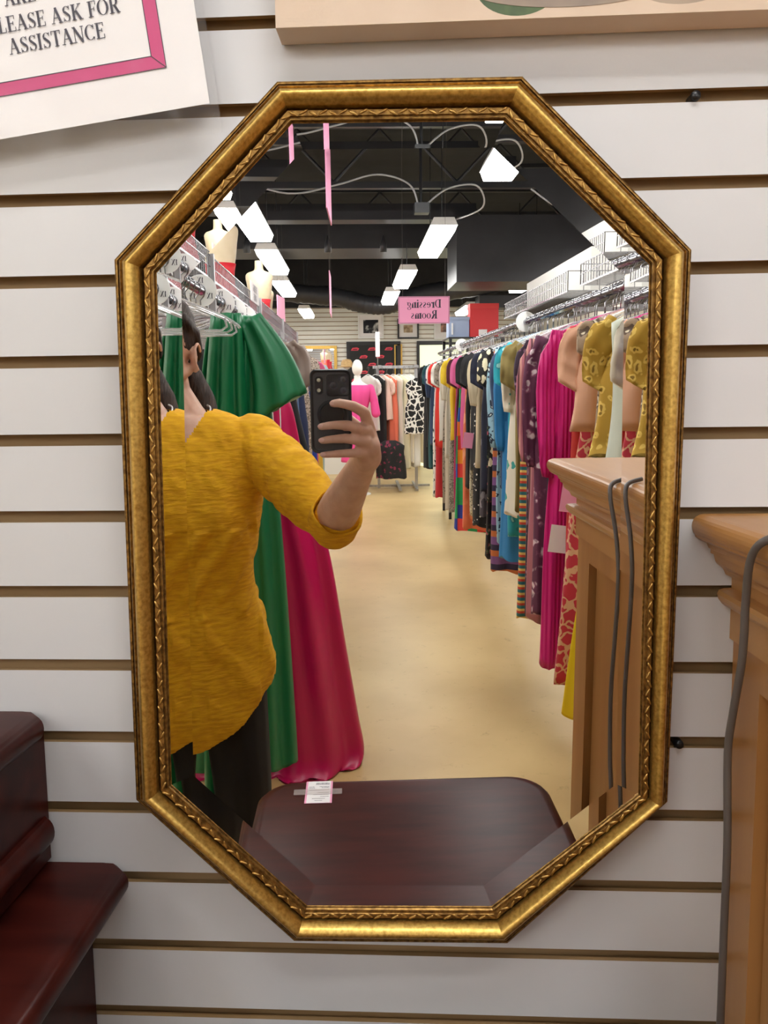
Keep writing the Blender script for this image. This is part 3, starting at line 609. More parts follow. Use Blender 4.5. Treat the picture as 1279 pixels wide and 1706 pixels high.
# ------------------------------------------------------------------ right-hand rail (long row of dresses)
RX = .90
rail = thing('clothes_rail', 'long chrome clothes rail carrying the row of dresses on the right of the aisle', 'clothes rack', (RX, -4.8, 0))
rel(MB().tube([(RX, -1.15, ZR - .002), (RX, -8.3, ZR - .002)], .015, 12).build('rail_bar', M_steel, smooth=True), rail)
for y in (-1.2, -2.8, -4.45, -6.2, -8.25):
    rel(MB().box((RX + .22, y - .015, 0), (RX + .25, y + .015, 1.92)).box((RX + .0, y - .006, ZR - .03), (RX + .24, y + .006, ZR - .012)).build('post', M_brushed), rail)
F = fabric
G_R = [ # y, length, hw, flare, sleeve, rz, material, description, kind
 (-1.30, 1.10, .20, 1.0, 'short', 0, F('f_lilac', col('8d79b0')), 'lilac blouse dress', 'dress'),
 (-1.42, 1.20, .21, 1.1, 'short', 0, F('f_ivory2', col('d9d3bf')), 'ivory knit dress', 'dress'),
 (-1.53, 1.30, .245, 1.2, 'none', .10, F('f_mint', col('cfd6c6'), rough=.4), 'pale mint satin dress with cap sleeves', 'dress'),
 (-1.63, .56, .22, 1.2, 'short', .12, F('f_brocade', col('b8912f'), col('e2bf5e'), col('8c6a1d'), 'leopard', 15), 'gold brocade dress', 'dress'),
 (-1.72, .64, .22, 1.1, 'cap', .05, F('f_snake', col('a08a72'), col('5c4a3c'), col('d8ccb4'), 'leopard', 16), 'tan snakeskin print dress', 'dress'),
 (-1.80, 1.47, .15, 1.95, 'none', .08, F('f_yellow', col('f0cf16')), 'bright yellow scalloped sundress reaching nearly to the floor', 'dress'),
 (-1.88, .50, .23, 1.1, 'short', .14, F('f_peach', col('dca98a')), 'peach short-sleeved top', 'top'),
 (-1.95, 1.40, .20, 1.45, 'cap', .06, F('f_redlace', col('c43245'), col('e0b08a'), col('d94458'), 'lace', 13), 'red dress with tan lace pattern', 'dress'),
 (-2.02, 1.02, .22, 1.0, 'none', .05, F('f_rust', col('b8281c')), 'rust red dress', 'dress'),
 (-2.10, 1.40, .27, 1.08, 'long', .10, F('f_magenta', col('d4127a'), rough=.5, pat='pleat', scale=22), 'magenta pleated gown with gathered cuff', 'gown'),
 (-2.18, 1.05, .235, 1.0, 'elbow', .05, F('f_maroon', col('7a2a30')), 'maroon shirt dress with a wide collar', 'dress'),
 (-2.26, .95, .22, 1.0, 'elbow', 0, F('f_navfloral', col('2a2634'), col('c9a79a'), col('8c3040'), 'floral', 15), 'navy blouse with small floral print', 'blouse'),
 (-2.36, 1.43, .22, 1.0, 'none', 0, F('f_black1', col('15131a')), 'plain black long skirt dress', 'dress'),
 (-2.46, 1.30, .245, 1.02, 'long', .04, F('f_plumfl', col('5e2745'), col('dcc8cc'), col('8a4a68'), 'floral', 12), 'plum dress with white blossom print', 'dress'),
 (-2.57, 1.36, .22, 1.05, 'none', .03, F('f_rose', col('b06a76'), rough=.4), 'dusty rose satin dress', 'dress'),
 (-2.68, 1.28, .22, 1.0, 'long', 0, F('f_roseplaid', col('b8707c'), col('6c4048'), col('d49a90'), 'stripe', 40), 'rose checked shirt dress', 'dress'),
 (-2.78, 1.40, .21, 1.0, 'elbow', 0, F('f_purplefl', col('3a2a3c'), col('a07a94'), col('6c4462'), 'floral', 13), 'dark aubergine floral dress', 'dress'),
 (-2.88, 1.44, .21, 1.08, 'none', 0, F('f_multistripe', col('2c6e70'), col('c8452c'), col('e6c36a'), 'border', 26), 'teal and red striped maxi dress', 'dress'),
 (-2.97, .95, .22, 1.0, 'short', .1, F('f_olive', col('8a7a44')), 'olive gold blouse', 'blouse'),
 (-3.06, .98, .22, 1.15, 'elbow', 0, F('f_daisy', col('e6e2cf'), col('3fa39a'), col('d8c040'), 'leaf', 13), 'white tunic with green daisy print and yellow hem', 'tunic'),
 (-3.15, 1.10, .22, 1.0, 'short', 0, F('f_turq', col('2aa7b8'), col('9edfe0'), col('1b7f96'), 'floral', 10), 'turquoise patterned dress', 'dress'),
 (-3.25, 1.24, .22, 1.02, 'long', 0, F('f_blue', col('2f7fb8')), 'bright blue leaf-trimmed dress', 'dress'),
 (-3.35, .90, .22, 1.0, 'elbow', .08, F('f_denim', col('3c4f6c')), 'dark denim shirt with open collar', 'shirt'),
 (-3.45, 1.20, .22, 1.0, 'long', 0, F('f_blueleo', col('9cc3d2'), col('1c2b40'), col('e6efe6'), 'leopard', 16), 'pale blue leopard print dress', 'dress'),
 (-3.57, 1.38, .22, 1.05, 'none', 0, F('f_paisley', col('7b4f86'), col('c26a34'), col('2a2140'), 'border', 9), 'violet dress with banded paisley hem', 'dress'),
 (-3.68, 1.00, .22, 1.0, 'short', .05, F('f_blackleaf', col('121214'), col('e0d8b4'), col('f0ead0'), 'leaf', 13), 'black blouse with cream leaf print', 'blouse'),
 (-3.80, 1.36, .21, 1.05, 'none', 0, F('f_blackrose', col('17131a'), col('b8506e'), col('4f6a40'), 'floral', 13), 'black maxi dress with pink roses', 'dress'),
 (-3.92, .98, .22, 1.0, 'short', .1, F('f_navy', col('1c2136')), 'navy blue short-sleeved top', 'top'),
 (-4.04, 1.15, .21, 1.0, 'none', 0, F('f_leafgrey', col('4a4650'), col('8d8890'), col('2a2830'), 'leaf', 11), 'grey palm leaf print dress', 'dress'),
 (-4.15, .86, .22, 1.0, 'elbow', .08, F('f_beige', col('cfc0a0')), 'beige linen shirt', 'shirt'),
 (-4.27, 1.25, .21, 1.0, 'none', 0, F('f_dots', col('15151a'), col('e8e4dc'), None, 'dots', 34), 'black dress with white dots', 'dress'),
 (-4.38, .90, .22, 1.0, 'short', 0, F('f_charcoal', col('2c2c30')), 'charcoal knit top', 'top'),
 (-4.50, 1.22, .21, 1.0, 'none', 0, F('f_leocream', col('d6cbb0'), col('3c3228'), col('8a7654'), 'leopard', 44), 'cream leopard print skirt', 'skirt'),
 (-4.62, 1.05, .22, 1.0, 'short', 0, F('f_black2', col('101014')), 'black tunic behind the charcoal top', 'tunic'),
 (-4.76, 1.36, .22, 1.02, 'none', 0, F('f_coral', col('d9714c'), col('e89a70'), None, 'floral', 6), 'coral tie-dyed maxi skirt', 'skirt'),
 (-4.90, .80, .22, 1.0, 'short', .12, F('f_pink', col('d8669c')), 'pink short-sleeved tee', 'top'),
 (-5.02, 1.42, .22, 1.08, 'none', .03, F('f_rainbow', col('1f5fb8'), col('1f9a58'), col('2a3f9c'), 'plaid', 14), 'rainbow chequered maxi dress', 'dress'),
 (-5.15, 1.00, .22, 1.0, 'short', 0, F('f_wine', col('5c2434')), 'wine red top', 'top'),
 (-5.30, 1.30, .21, 1.0, 'none', 0, F('f_maglong', col('b01c5c')), 'deep pink long skirt', 'skirt'),
 (-5.45, .78, .23, 1.0, 'short', .1, F('f_yelblack', col('e6c72c')), 'yellow top with black edging', 'top'),
 (-5.60, 1.38, .21, 1.0, 'none', 0, F('f_greypr', col('a8a294'), col('5c584e'), None, 'lace', 30), 'grey lace patterned dress', 'dress'),
 (-5.78, .95, .22, 1.0, 'elbow', .05, F('f_cream', col('d6d0c0')), 'cream tunic', 'tunic'),
 (-5.95, 1.42, .21, 1.0, 'none', 0, F('f_stone', col('b6ab98')), 'stone coloured long dress', 'dress'),
 (-6.12, 1.38, .21, 1.0, 'short', 0, F('f_taupepr', col('8e8272'), col('3a342c'), None, 'floral', 24), 'taupe printed dress', 'dress'),
 (-6.32, .85, .22, 1.0, 'short', 0, F('f_white', col('dedbd2')), 'white cotton tee', 'top'),
 (-6.52, .92, .23, 1.0, 'short', .1, F('f_red', col('d0281e')), 'red ruffled blouse', 'blouse'),
 (-6.72, 1.42, .21, 1.0, 'none', 0, F('f_redlong', col('b8202c')), 'long crimson dress', 'dress'),
 (-6.92, 1.44, .21, 1.0, 'short', 0, F('f_bwpr', col('d8d8d4'), col('1a1a1c'), None, 'leaf', 18), 'black and white patterned dress', 'dress'),
 (-7.12, .95, .22, 1.0, 'elbow', 0, F('f_denim2', col('2f4468')), 'denim blue jacket', 'jacket'),
 (-7.34, 1.20, .21, 1.0, 'short', 0, F('f_teal', col('1c4f58')), 'dark teal dress', 'dress'),
 (-7.56, 1.00, .22, 1.0, 'elbow', 0, F('f_black3', col('0e0e12')), 'black cardigan at the far end', 'cardigan'),
 (-7.80, 1.25, .22, 1.0, 'short', 0, F('f_black4', col('14141a')), 'black dress last on the rail', 'dress'),
]
for i, (y, L, hw, fl_, sl, rz, m, d, kind) in enumerate(G_R):
    d2 = d if any(k in d for k in ('behind', 'last', 'end')) else d + ' on the right rail'
    garment(kind, d2, kind, 'clothes on the right rail', RX, y, -1, rz, L, hw, .026 if y > -4.6 else .034, fl_, m, sl, fold=.014 if 'pleated' not in d else .013, nf=5 if 'pleated' not in d else 16, seed=i + 1, hemcurve=.02)
    hanger(RX, y, rz, 'clear' if i % 5 else 'white', 'on the right-hand rail', ('clear' if i % 5 else 'white') + ' hangers on the right rail')
# extra empty hangers crowding the rail
rn = random.Random(5)
for k in range(48):
    y = -1.35 - k * .13; hanger(RX, y + .035, rn.uniform(-.25, .25), 'clear', 'on the right-hand rail', 'clear hangers on the right rail')
# size discs on the rails
def size_disc(x, y, label, txt=None, lean=0):
    t = thing('size_divider', label, 'size divider', (x, y, ZR), 0)
    MB().lathe([(.018, -.001), (.055, -.001), (.056, 0), (.055, .001), (.018, .001)], (0, 0, -.0), 32, 'y').build('disc', M_wplastic, t)
    if txt:
        mb = MB()
        for a in (0, 120, 240):
            c = Vector((.036 * math.sin(R(a)), .002, .036 * math.cos(R(a)) - .009)); lettering(mb, txt, c, (-1, 0, 0), (0, 0, 1), .019)
        mb.build('lettering', M_ink, t, fix=False)
    return t
size_disc(RX, -3.76, 'white round size divider nearer the mirror on the right rail'); size_disc(RX, -6.4, 'white round size divider near the far end of the right rail')
# paper tags on a few garments
for x, y, z, l in ((.66, -1.98, 1.10, 'blank pink card tag hanging off the rust red dress'), (.665, -4.42, 1.12, 'pink card tag on the cream leopard skirt'), (.66, -2.12, .93, 'cream paper tag beside the magenta gown')):
    t = tag(MB().box((-.032, -.001, -.05), (.032, .001, .05)).build('hang_tag', M_pinkb if 'pink' in l else M_paper), l, 'tag'); t.location = (x, y + .075, z); t.rotation_euler = (0, .12, .1)

# ------------------------------------------------------------------ wire shelves
def wire_shelf(xf, xb, ya, yb, label, z=1.89, h=.085, group='wire basket shelves'):
    """xf = aisle side, xb = back"""
    yc = (ya + yb) / 2; t = thing('wire_shelf', label, 'wire shelf', (xf, yc, z), 0, group); r = .0023; hy = abs(ya - yb) / 2; dx = xb - xf; mb = MB()
    def rod(a, bq, rr=r):
        a = Vector(a); bq = Vector(bq); mb.tube([a, bq], rr, 4)
    n = int(2 * hy / .036)
    for k in range(n + 1): y = -hy + 2 * hy * k / n; rod((0, y, 0), (dx, y, 0))
    for k in range(5): rod((dx * k / 4, -hy, -.004), (dx * k / 4, hy, -.004), .003)
    mb.build('wire_deck', M_steel, t)
    mb = MB()
    for k in range(0, n + 1): y = -hy + 2 * hy * k / n; mb.tube([(0, y, 0), (0, y, h)], r, 4)
    for zz in (0, h * .5, h): mb.tube([(0, -hy, zz), (0, hy, zz)], .0026 if zz == h else r, 4)
    mb.build('front_fence', M_steel, t)
    for s in (-hy, hy):
        mb = MB()
        for k in range(7): mb.tube([(dx * k / 6, s, 0), (dx * k / 6, s, h)], r, 4)
        mb.tube([(0, s, h), (dx, s, h)], .0026, 4).build('end_fence', M_steel, t)
    return t
wire_shelf(.90, 1.33, -1.25, -2.70, 'chrome wire basket shelf on the right above the pale mint dress')
wire_shelf(.90, 1.33, -2.90, -4.40, 'chrome wire basket shelf on the right holding the long white box')
for k, (a, bq) in enumerate(((-1.0, -2.45), (-2.5, -3.95), (-4.0, -5.4), (-5.45, -6.9))):
    wire_shelf(-.60, -1.02, a, bq, ['chrome wire shelf on the left nearest the mirror', 'chrome wire shelf on the left above the green gown', 'chrome wire shelf on the left holding the nearer torso', 'chrome wire shelf on the left holding the farther torso'][k])
tag(MB().box((1.02, -4.30, 1.893), (1.30, -2.96, 2.09)).box((.94, -4.28, 1.893), (1.02, -3.2, 1.90)).build('storage_box', M_whiteobj), 'long white box lying in the farther right wire basket', 'box')
tag(MB().box((1.0, -2.3, 1.893), (1.28, -1.5, 2.08)).build('storage_box', M_whiteobj), 'white box in the right wire basket nearer the mirror', 'box')

# ------------------------------------------------------------------ left rail
LX = -.60
rail2 = thing('clothes_rail', 'chrome clothes rail behind the person carrying the green gown', 'clothes rack', (LX, -4, 0))
rel(MB().tube([(LX, -1.35, ZR - .002), (LX, -6.9, ZR - .002)], .015, 12).build('rail_bar', M_steel, smooth=True), rail2)
for y in (-2.42, -3.95, -5.4, -6.9):
    rel(MB().box((LX - .012, y - .012, 0), (LX + .014, y + .012, 1.98)).build('post', M_brushed), rail2)
for y in (-1.4, -2.42, -3.95, -5.4, -6.9): rel(MB().box((LX - .44, y - .012, 0), (LX - .41, y + .012, 1.98)).build('post', M_brushed), rail2)
for y, l in ((-2.62, 'white size divider marked 1X closest to the post'), (-2.98, 'white size divider marked 1X above the green gown'), (-3.35, 'white size divider marked 1X third along the left rail'), (-2.2, 'white size divider marked 1X in front of the post')):
    size_disc(LX, y, l, '1X')
es = thing('section_sign', 'small white sign naming evening gowns hung at the left wire shelf', 'sign', (LX + .02, -3.6, 1.965))
MB().box((-.002, -.16, -.05), (.002, .16, .05)).build('sign_card', M_paper, es)
mb = MB(); lettering(mb, 'EVENING', (.0025, 0, .005), (0, 1, 0), (0, 0, 1), .034); lettering(mb, 'GOWNS', (.0025, 0, -.04), (0, 1, 0), (0, 0, 1), .034); mb.build('lettering', M_ink, es, fix=False)
rn = random.Random(9)
for k in range(26):
    hanger(LX, -1.5 - k * .085, rn.uniform(-.3, .3), 'clear', 'on the left-hand rail', 'clear hangers on the left rail')
hanger(LX, -2.28, .1, 'black', 'carrying the long magenta gown', None); hanger(LX, -1.88, .05, 'black', 'carrying the green gown', None)

def gown(name, label, cat, rows, m, th=.06, fold=.02, nf=9, seed=0, y0=-1.9):
    """rows: (z, x_left, x_right, dy)"""
    t = thing(name, label, cat, ((rows[0][1] + rows[0][2]) / 2, y0, 0), 0); n = 96; rings = []
    fine = curve([tuple(r) for r in rows], 5)
    for k, (z, xl, xr, dy) in enumerate(fine):
        u = k / (len(fine) - 1); a = (xr - xl) / 2; c = (xl + xr) / 2; ring = []
        for q in range(n):
            an = 2 * PI * q / n; cx, sy = math.cos(an), math.sin(an); s = math.copysign(abs(cx) ** .8, cx)
            f = fold * min(1, .25 + u * 1.8); tt = th * min(1, .35 + u * 3)
            wv = (1.7 * abs(math.sin(s * nf * .55 + 1.3 + seed + .5 * u)) - .9) + .5 * math.sin(s * nf * 1.9 + seed * 2 + 2 * u) + .6 * noise.noise(Vector((s * 2, u * 3, seed)))
            ring.append((c + a * s + .25 * f * math.sin(an * 4 + u * 3) - t.location.x, dy + tt * math.copysign(abs(sy) ** .7, sy) * (1 + .3 * u) + wv * f, z + (.008 * math.sin(an * 7) if u > .97 else 0)))
        rings.append(ring)
    MB().loft(rings).build('body', m, t, smooth=True); return t
M_green = fabric('emerald_satin', (.003, .15, .052), rough=.45, sheen=0)
M_mag = fabric('magenta_satin', (.50, .003, .085), rough=.36, sheen=0)
gg = gown('gown', 'long emerald green satin gown with draped shoulder behind the person', 'gown',
    [(1.705, -.47, -.385, 0), (1.695, -.50, -.36, 0), (1.66, -.515, -.34, 0), (1.60, -.53, -.335, 0), (1.50, -.545, -.335, 0), (1.36, -.555, -.335, 0), (1.15, -.575, -.325, 0), (.9, -.60, -.312, 0), (.6, -.64, -.300, 0), (.3, -.68, -.288, .01), (.20, -.70, -.284, .01)], M_green, .07, .022, 8, 1, -1.88)
# draped cape sleeve, front bodice gather and long front panel of the green gown
mb = MB(); rr = []
for k in range(15):
    u = k / 14; c = Vector((-.385 + .085 * u + .02 * math.sin(u * 3), .055 + .03 * u, 1.69 - .27 * u)); w1 = .035 + .052 * u; w2 = .03 + .035 * u
    rr.append([c + Vector((w1 * math.cos(2 * PI * q / 40), w2 * math.sin(2 * PI * q / 40) * (1 + .25 * math.sin(q * .9)), .55 * w1 * math.cos(2 * PI * q / 40) + .006 * math.sin(q * .63 * 2) * u)) - Vector((gg.location.x, 0, 0)) for q in range(40)])
mb.loft(rr).build('cape_sleeve', M_green, gg, smooth=True)
mb = MB(); rr = []
for k in range(40):
    u = k / 39; z = 1.705 - 1.62 * u; xl = lerp(-.50, -.55, min(1, u * 3)) - .04 * u; xr = lerp(-.405, -.385, min(1, u * 4)) + (-.02 * u); xr = xr - .03 * max(0, u - .5)
    ring = []
    for q in range(60):
        an = 2 * PI * q / 60; s = math.cos(an); f = .034 * min(1, .3 + u * 2)
        ring.append(((xl + xr) / 2 + (xr - xl) / 2 * s - gg.location.x, .085 + (.03 + .05 * min(1, u * 4)) * math.sin(an) + f * (abs(math.sin(s * 4.2 + 1 + u)) * 1.6 - 1) + .01 * noise.noise(Vector((s * 2, u * 7, 3))), z + (.03 * s if u > .9 else 0)))
    rr.append(ring)
mb.loft(rr).build('front_panel', M_green, gg, smooth=True)
# magenta gown
mg = gown('gown', 'long magenta satin gown flaring onto the floor beside the green gown', 'gown',
    [(1.66, -.40, -.345, 0), (1.60, -.42, -.335, 0), (1.48, -.60, -.322, 0), (1.38, -.70, -.294, 0), (1.18, -.72, -.262, 0), (1.16, -.72, -.257, 0), (.85, -.74, -.178, 0), (.5, -.76, -.125, 0), (.2, -.78, -.08, .0), (.06, -.80, -.056, 0), (.01, -.78, -.066, .03), (.006, -.76, -.10, .05)], M_mag, .085, .036, 8, 4, -2.24)
MB().tube([(-.50 - mg.location.x + .13, .10, 1.18), (-.36 - mg.location.x - .02, .085, 1.18), (-.27 - mg.location.x, .06, 1.175), (-.255 - mg.location.x, .0, 1.172)], .004, 6).build('waist_seam', M_mag, mg, smooth=True)
lp = [(-.335 - mg.location.x, .1, 1.60), (-.345 - mg.location.x, .105, 1.5), (-.355 - mg.location.x, .11, 1.40), (-.345 - mg.location.x, .115, 1.30), (-.33 - mg.location.x, .115, 1.30), (-.328 - mg.location.x, .11, 1.40), (-.333 - mg.location.x, .1, 1.5)]
MB().tube(curve(lp + [lp[0]], 4), .0022, 6).build('hanging_loop', M_wplastic, mg, smooth=True)
gown('gown', 'long plain black gown just beyond the magenta gown', 'gown',
    [(1.66, -.72, -.46, 0), (1.60, -.78, -.36, 0), (1.48, -.80, -.315, 0), (1.36, -.80, -.295, 0), (1.10, -.80, -.24, 0), (.85, -.80, -.205, 0), (.60, -.80, -.175, 0), (.46, -.80, -.16, 0), (.44, -.80, -.165, 0)], fabric('l_black', col('121214')), .05, .016, 7, 6, -2.62)
G_L = [(-2.76, .50, .30, 1.0, 'short', F('l_taupe', col('857468'), rough=.45), 'taupe satin wrap top', 'top'),
 (-2.92, 1.0, .25, 1.0, 'short', F('l_seq', col('8a8078'), col('d8d0c8'), None, 'dots', 90, .3), 'silver sequinned dress', 'dress'),
 (-3.1, 1.2, .24, 1.0, 'none', F('l_black2', col('1a1a20')), 'black velvet dress', 'dress'),
 (-3.4, 1.1, .24, 1.0, 'short', F('l_purple', col('55308c')), 'purple dress', 'dress'),
 (-3.7, 1.35, .25, 1.1, 'none', F('l_blue', col('4a6488')), 'slate blue long dress', 'dress'),
 (-4.1, 1.3, .25, 1.1, 'none', F('l_navy', col('1e2a4e')), 'navy evening dress', 'dress'),
 (-4.5, 1.0, .26, 1.0, 'short', F('l_lace', col('c9b8a8'), col('6a5a4c'), None, 'lace', 30), 'beige lace dress', 'dress'),
 (-5.0, 1.25, .25, 1.1, 'none', F('l_royal', col('1d3c9c')), 'royal blue dress', 'dress'),
 (-5.5, 1.0, .26, 1.0, 'short', F('l_pinky', col('c8527a')), 'pink party dress', 'dress'),
 (-6.0, 1.3, .25, 1.1, 'none', F('l_yel', col('d8b23c')), 'amber evening dress', 'dress'),
 (-6.4, 1.2, .26, 1.0, 'short', F('l_aqua', col('9ab8bc')), 'pale aqua dress', 'dress')]
hanger(LX, -2.62, .0, 'black', 'carrying the long black gown', None)
for i, (y, L, hw, fl_, sl, m, d, kind) in enumerate(G_L):
    garment(kind, d if 'next' in d else d + ' on the left rail', kind, 'clothes on the left rail', LX, y, 1, -.08, L, hw, .045, fl_, m, sl, fold=.014, nf=6, seed=50 + i)
    hanger(LX, y, -.08, 'white', 'on the left-hand rail', 'white hangers on the left rail')

# ------------------------------------------------------------------ dress-form torsos on the left shelf
def torso(x, y, z, label, m=M_cream, cm_=M_red, h=.56, ws=.66):
    t = thing('torso_form', label, 'mannequin torso', (x, y, z)); k = h / .6
    prof = [(0, .155, .10), (.08, .15, .10), (.20, .115, .085), (.32, .145, .105), (.40, .16, .11), (.47, .175, .085), (.50, .15, .065), (.515, .09, .055), (.53, .058, .052), (.58, .052, .05), (.60, .05, .048)]
    prof = [(a, bq * ws, c * ws) for a, bq, c in prof]; f = curve(prof, 3); MB().loft([[(a * math.cos(2 * PI * q / 32) * k, bq * math.sin(2 * PI * q / 32) * k, zz * k) for q in range(32)] for zz, a, bq in f]).build('torso', m, t, smooth=True)
    g = [p for p in f if p[0] < .29]; MB().loft([[((a + .006) * math.cos(2 * PI * q / 32) * k, (bq + .006) * math.sin(2 * PI * q / 32) * k, zz * k) for q in range(32)] for zz, a, bq in g]).build('top_garment', cm_, t, smooth=True)
    return t
torso(-.80, -3.88, 1.895, 'cream torso form in a red top on the wire shelf, nearer the mirror')
torso(-.80, -5.75, 1.895, 'cream torso form in a red top on the wire shelf, farther from the mirror')
torso(-.86, -6.5, 1.895, 'smaller torso form in a coral top behind the cream ones', cm_=mat('coral_cloth', (.75, .2, .12), .6), h=.5)

# ------------------------------------------------------------------ hanging signs
ds = thing('hanging_sign', 'pink fitting-room sign hung over the aisle with black lettering', 'sign', (.44, -5, 2.0))
hw_, hh_ = .182, .093
MB().box((-hw_, -.004, -hh_), (hw_, .004, hh_)).build('sign_board', M_pinkb, ds)
mb = MB()
for a, bq in (((-hw_ + .004, -hh_ + .004), (hw_ - .004, -hh_ + .006)), ((-hw_ + .004, hh_ - .006), (hw_ - .004, hh_ - .004)), ((-hw_ + .004, -hh_ + .004), (-hw_ + .006, hh_ - .004)), ((hw_ - .006, -hh_ + .004), (hw_ - .004, hh_ - .004))): mb.box((a[0], .004, a[1]), (bq[0], .0048, bq[1]))
mb.build('border_line', M_ink, ds)
mb = MB(); TK, TN = .2, .075
lettering(mb, 'Dressing', (0, .0052, .015), (-1, 0, 0), (0, 0, 1), .058); lettering(mb, 'Rooms', (0, .0052, -.060), (-1, 0, 0), (0, 0, 1), .058); mb.build('lettering', M_ink, ds, fix=False); TK, TN = .16, .05
for s in (-.15, .15): MB().tube([(s, 0, hh_), (s, 0, 1.3)], .0012, 4).build('hanging_wire', M_cord, ds)
def edge_sign(x, y, z0, z1, wy, rz, label):
    t = thing('hanging_sign', label, 'sign', (x, y, z0), rz); MB().box((-.003, -wy / 2, 0), (.003, wy / 2, z1 - z0)).build('sign_board', M_pinkb, t)
    for s in (-wy * .4, wy * .4): MB().tube([(0, s, z1 - z0), (0, s, 3.3 - z0)], .0012, 4).build('hanging_wire', M_cord, t)
edge_sign(-.172, -3.35, 2.30, 2.95, .42, .022, 'pink hanging sign seen edge-on near the top of the mirror')
edge_sign(-.25, -6.1, 2.06, 2.40, .40, .0, 'pink hanging sign seen edge-on farther down the aisle')
edge_sign(-.80, -7.6, 2.02, 2.38, .36, .12, 'pale pink hanging sign seen edge-on beside the left wire shelf end')

# ------------------------------------------------------------------ black ceiling services
def joist(y, z, label):
    t = thing('ceiling_joist', label, 'joist', (0, y, z), 0, 'black open-web ceiling joists'); 
    MB().box((X0, -.03, 0), (X1, .03, .05)).build('bottom_chord', M_duct, t); MB().box((X0, -.03, .55), (X1, .03, .60)).build('top_chord', M_duct, t)
    mb = MB(); x = X0; k = 0
    while x < X1 - .5: mb.tube([(x, 0, .05 if k % 2 else .55), (x + .5, 0, .55 if k % 2 else .05)], .014, 6); x += .5; k += 1
    mb.build('web', M_duct, t); return t
for i, y in enumerate((-1.6, -3.0, -4.5, -6.0, -9.6, -11.0)): joist(y, 3.05 if i < 4 else 3.3, ['black open-web joist nearest the mirror wall', 'black open-web joist over the first hanging light', 'black open-web joist crossing just ahead of the loose cables', 'black open-web joist in front of the wide duct', 'black open-web joist behind the wide duct', 'black open-web joist farthest back'][i])
tag(MB().box((X0, -8.6, 2.9), (1.25, -7.9, 3.35)).build('air_duct', M_duct), 'wide black rectangular air duct crossing the aisle', 'duct')
tag(MB().box((.93, -7.75, 2.44), (2.6, -7.0, 3.05)).build('air_handler', M_duct), 'large black box duct hanging at the right over the red storage box', 'duct')
tag(MB().box((X0, -7.15, 3.0), (.9, -6.95, 3.08)).build('ceiling_beam', M_duct), 'thin black beam ahead of the wide duct', 'beam')
def crinkle(pts, r, label):
    f = curve(pts, 14); rs = [r * (1 + .05 * math.sin(i * 2.4)) + .02 * noise.noise(Vector((i * .15, 0, 0))) for i in range(len(f))]
    return tag(MB().tube(f, rs, 20).build('flexible_duct', M_duct, smooth=True), label, 'duct')
crinkle([(-1.6, -10.9, 2.85), (-.85, -10.95, 2.78), (-.3, -10.95, 2.73), (.1, -10.95, 2.63), (.45, -10.95, 2.62), (.9, -10.9, 2.75), (1.6, -10.9, 2.83), (2.4, -10.8, 2.95)], .13, 'sagging black flexible duct near the back wall')
tag(MB().box((1.75, -11.2, 2.55), (2.3, -10.8, 2.72)).build('air_vent', M_duct), 'small black vent box beside the flexible duct', 'vent')
M_cable = mat('grey_cable', (.42, .42, .42), .5)
def cable(pts, label, r=.006): tag(MB().tube(curve(pts, 8), r, 6).build('ceiling_cable', M_cable, smooth=True), label, 'cable')
cable([(-1.6, -4.3, 2.60), (-.9, -4.3, 2.72), (-.45, -4.35, 2.64), (-.15, -4.4, 2.70), (.1, -4.4, 2.76), (.30, -4.4, 2.70), (.36, -4.4, 2.55)], 'pale looping cable left of the ceiling junction box')
cable([(.40, -4.4, 2.58), (.55, -4.5, 2.70), (.75, -4.6, 2.74), (.82, -4.8, 2.65), (.70, -5.3, 2.67)], 'pale looping cable feeding the hanging light over the dress rail')
cable([(.1, -2.3, 2.62), (.3, -2.3, 2.75), (.5, -2.35, 2.68), (.6, -2.6, 2.64)], 'pale cable near the top edge of the mirror view')
cable([(1.1, -4.6, 2.72), (1.3, -4.6, 2.60), (1.5, -4.6, 2.62), (1.6, -4.6, 2.8)], 'pale cable sagging above the long white box')
tag(MB().box((.33, -4.45, 2.53), (.42, -4.37, 2.59)).tube([(.37, -4.41, 2.59), (.37, -4.41, 3.1)], .01, 6).build('junction_box', M_blackp), 'black junction box where the pale cables meet', 'junction box')
tag(MB().tube([(X0, -4.25, 2.66 + .22), (X1, -4.25, 2.75 + .22)], .02, 8).build('sprinkler_pipe', M_duct, smooth=True), 'black pipe running across under the joists', 'pipe')
for x, y in ((-1.1, -7.4), (-.3, -7.4), (.25, -7.4)):
    tag(MB().lathe([(.012, .16), (.02, .12), (.035, .08), (.035, 0)], (x, y, 2.78), 12).build('spotlight', M_duct, smooth=True), 'small black ceiling fitting under the wide duct', 'spotlight', 'small fittings under the wide duct')

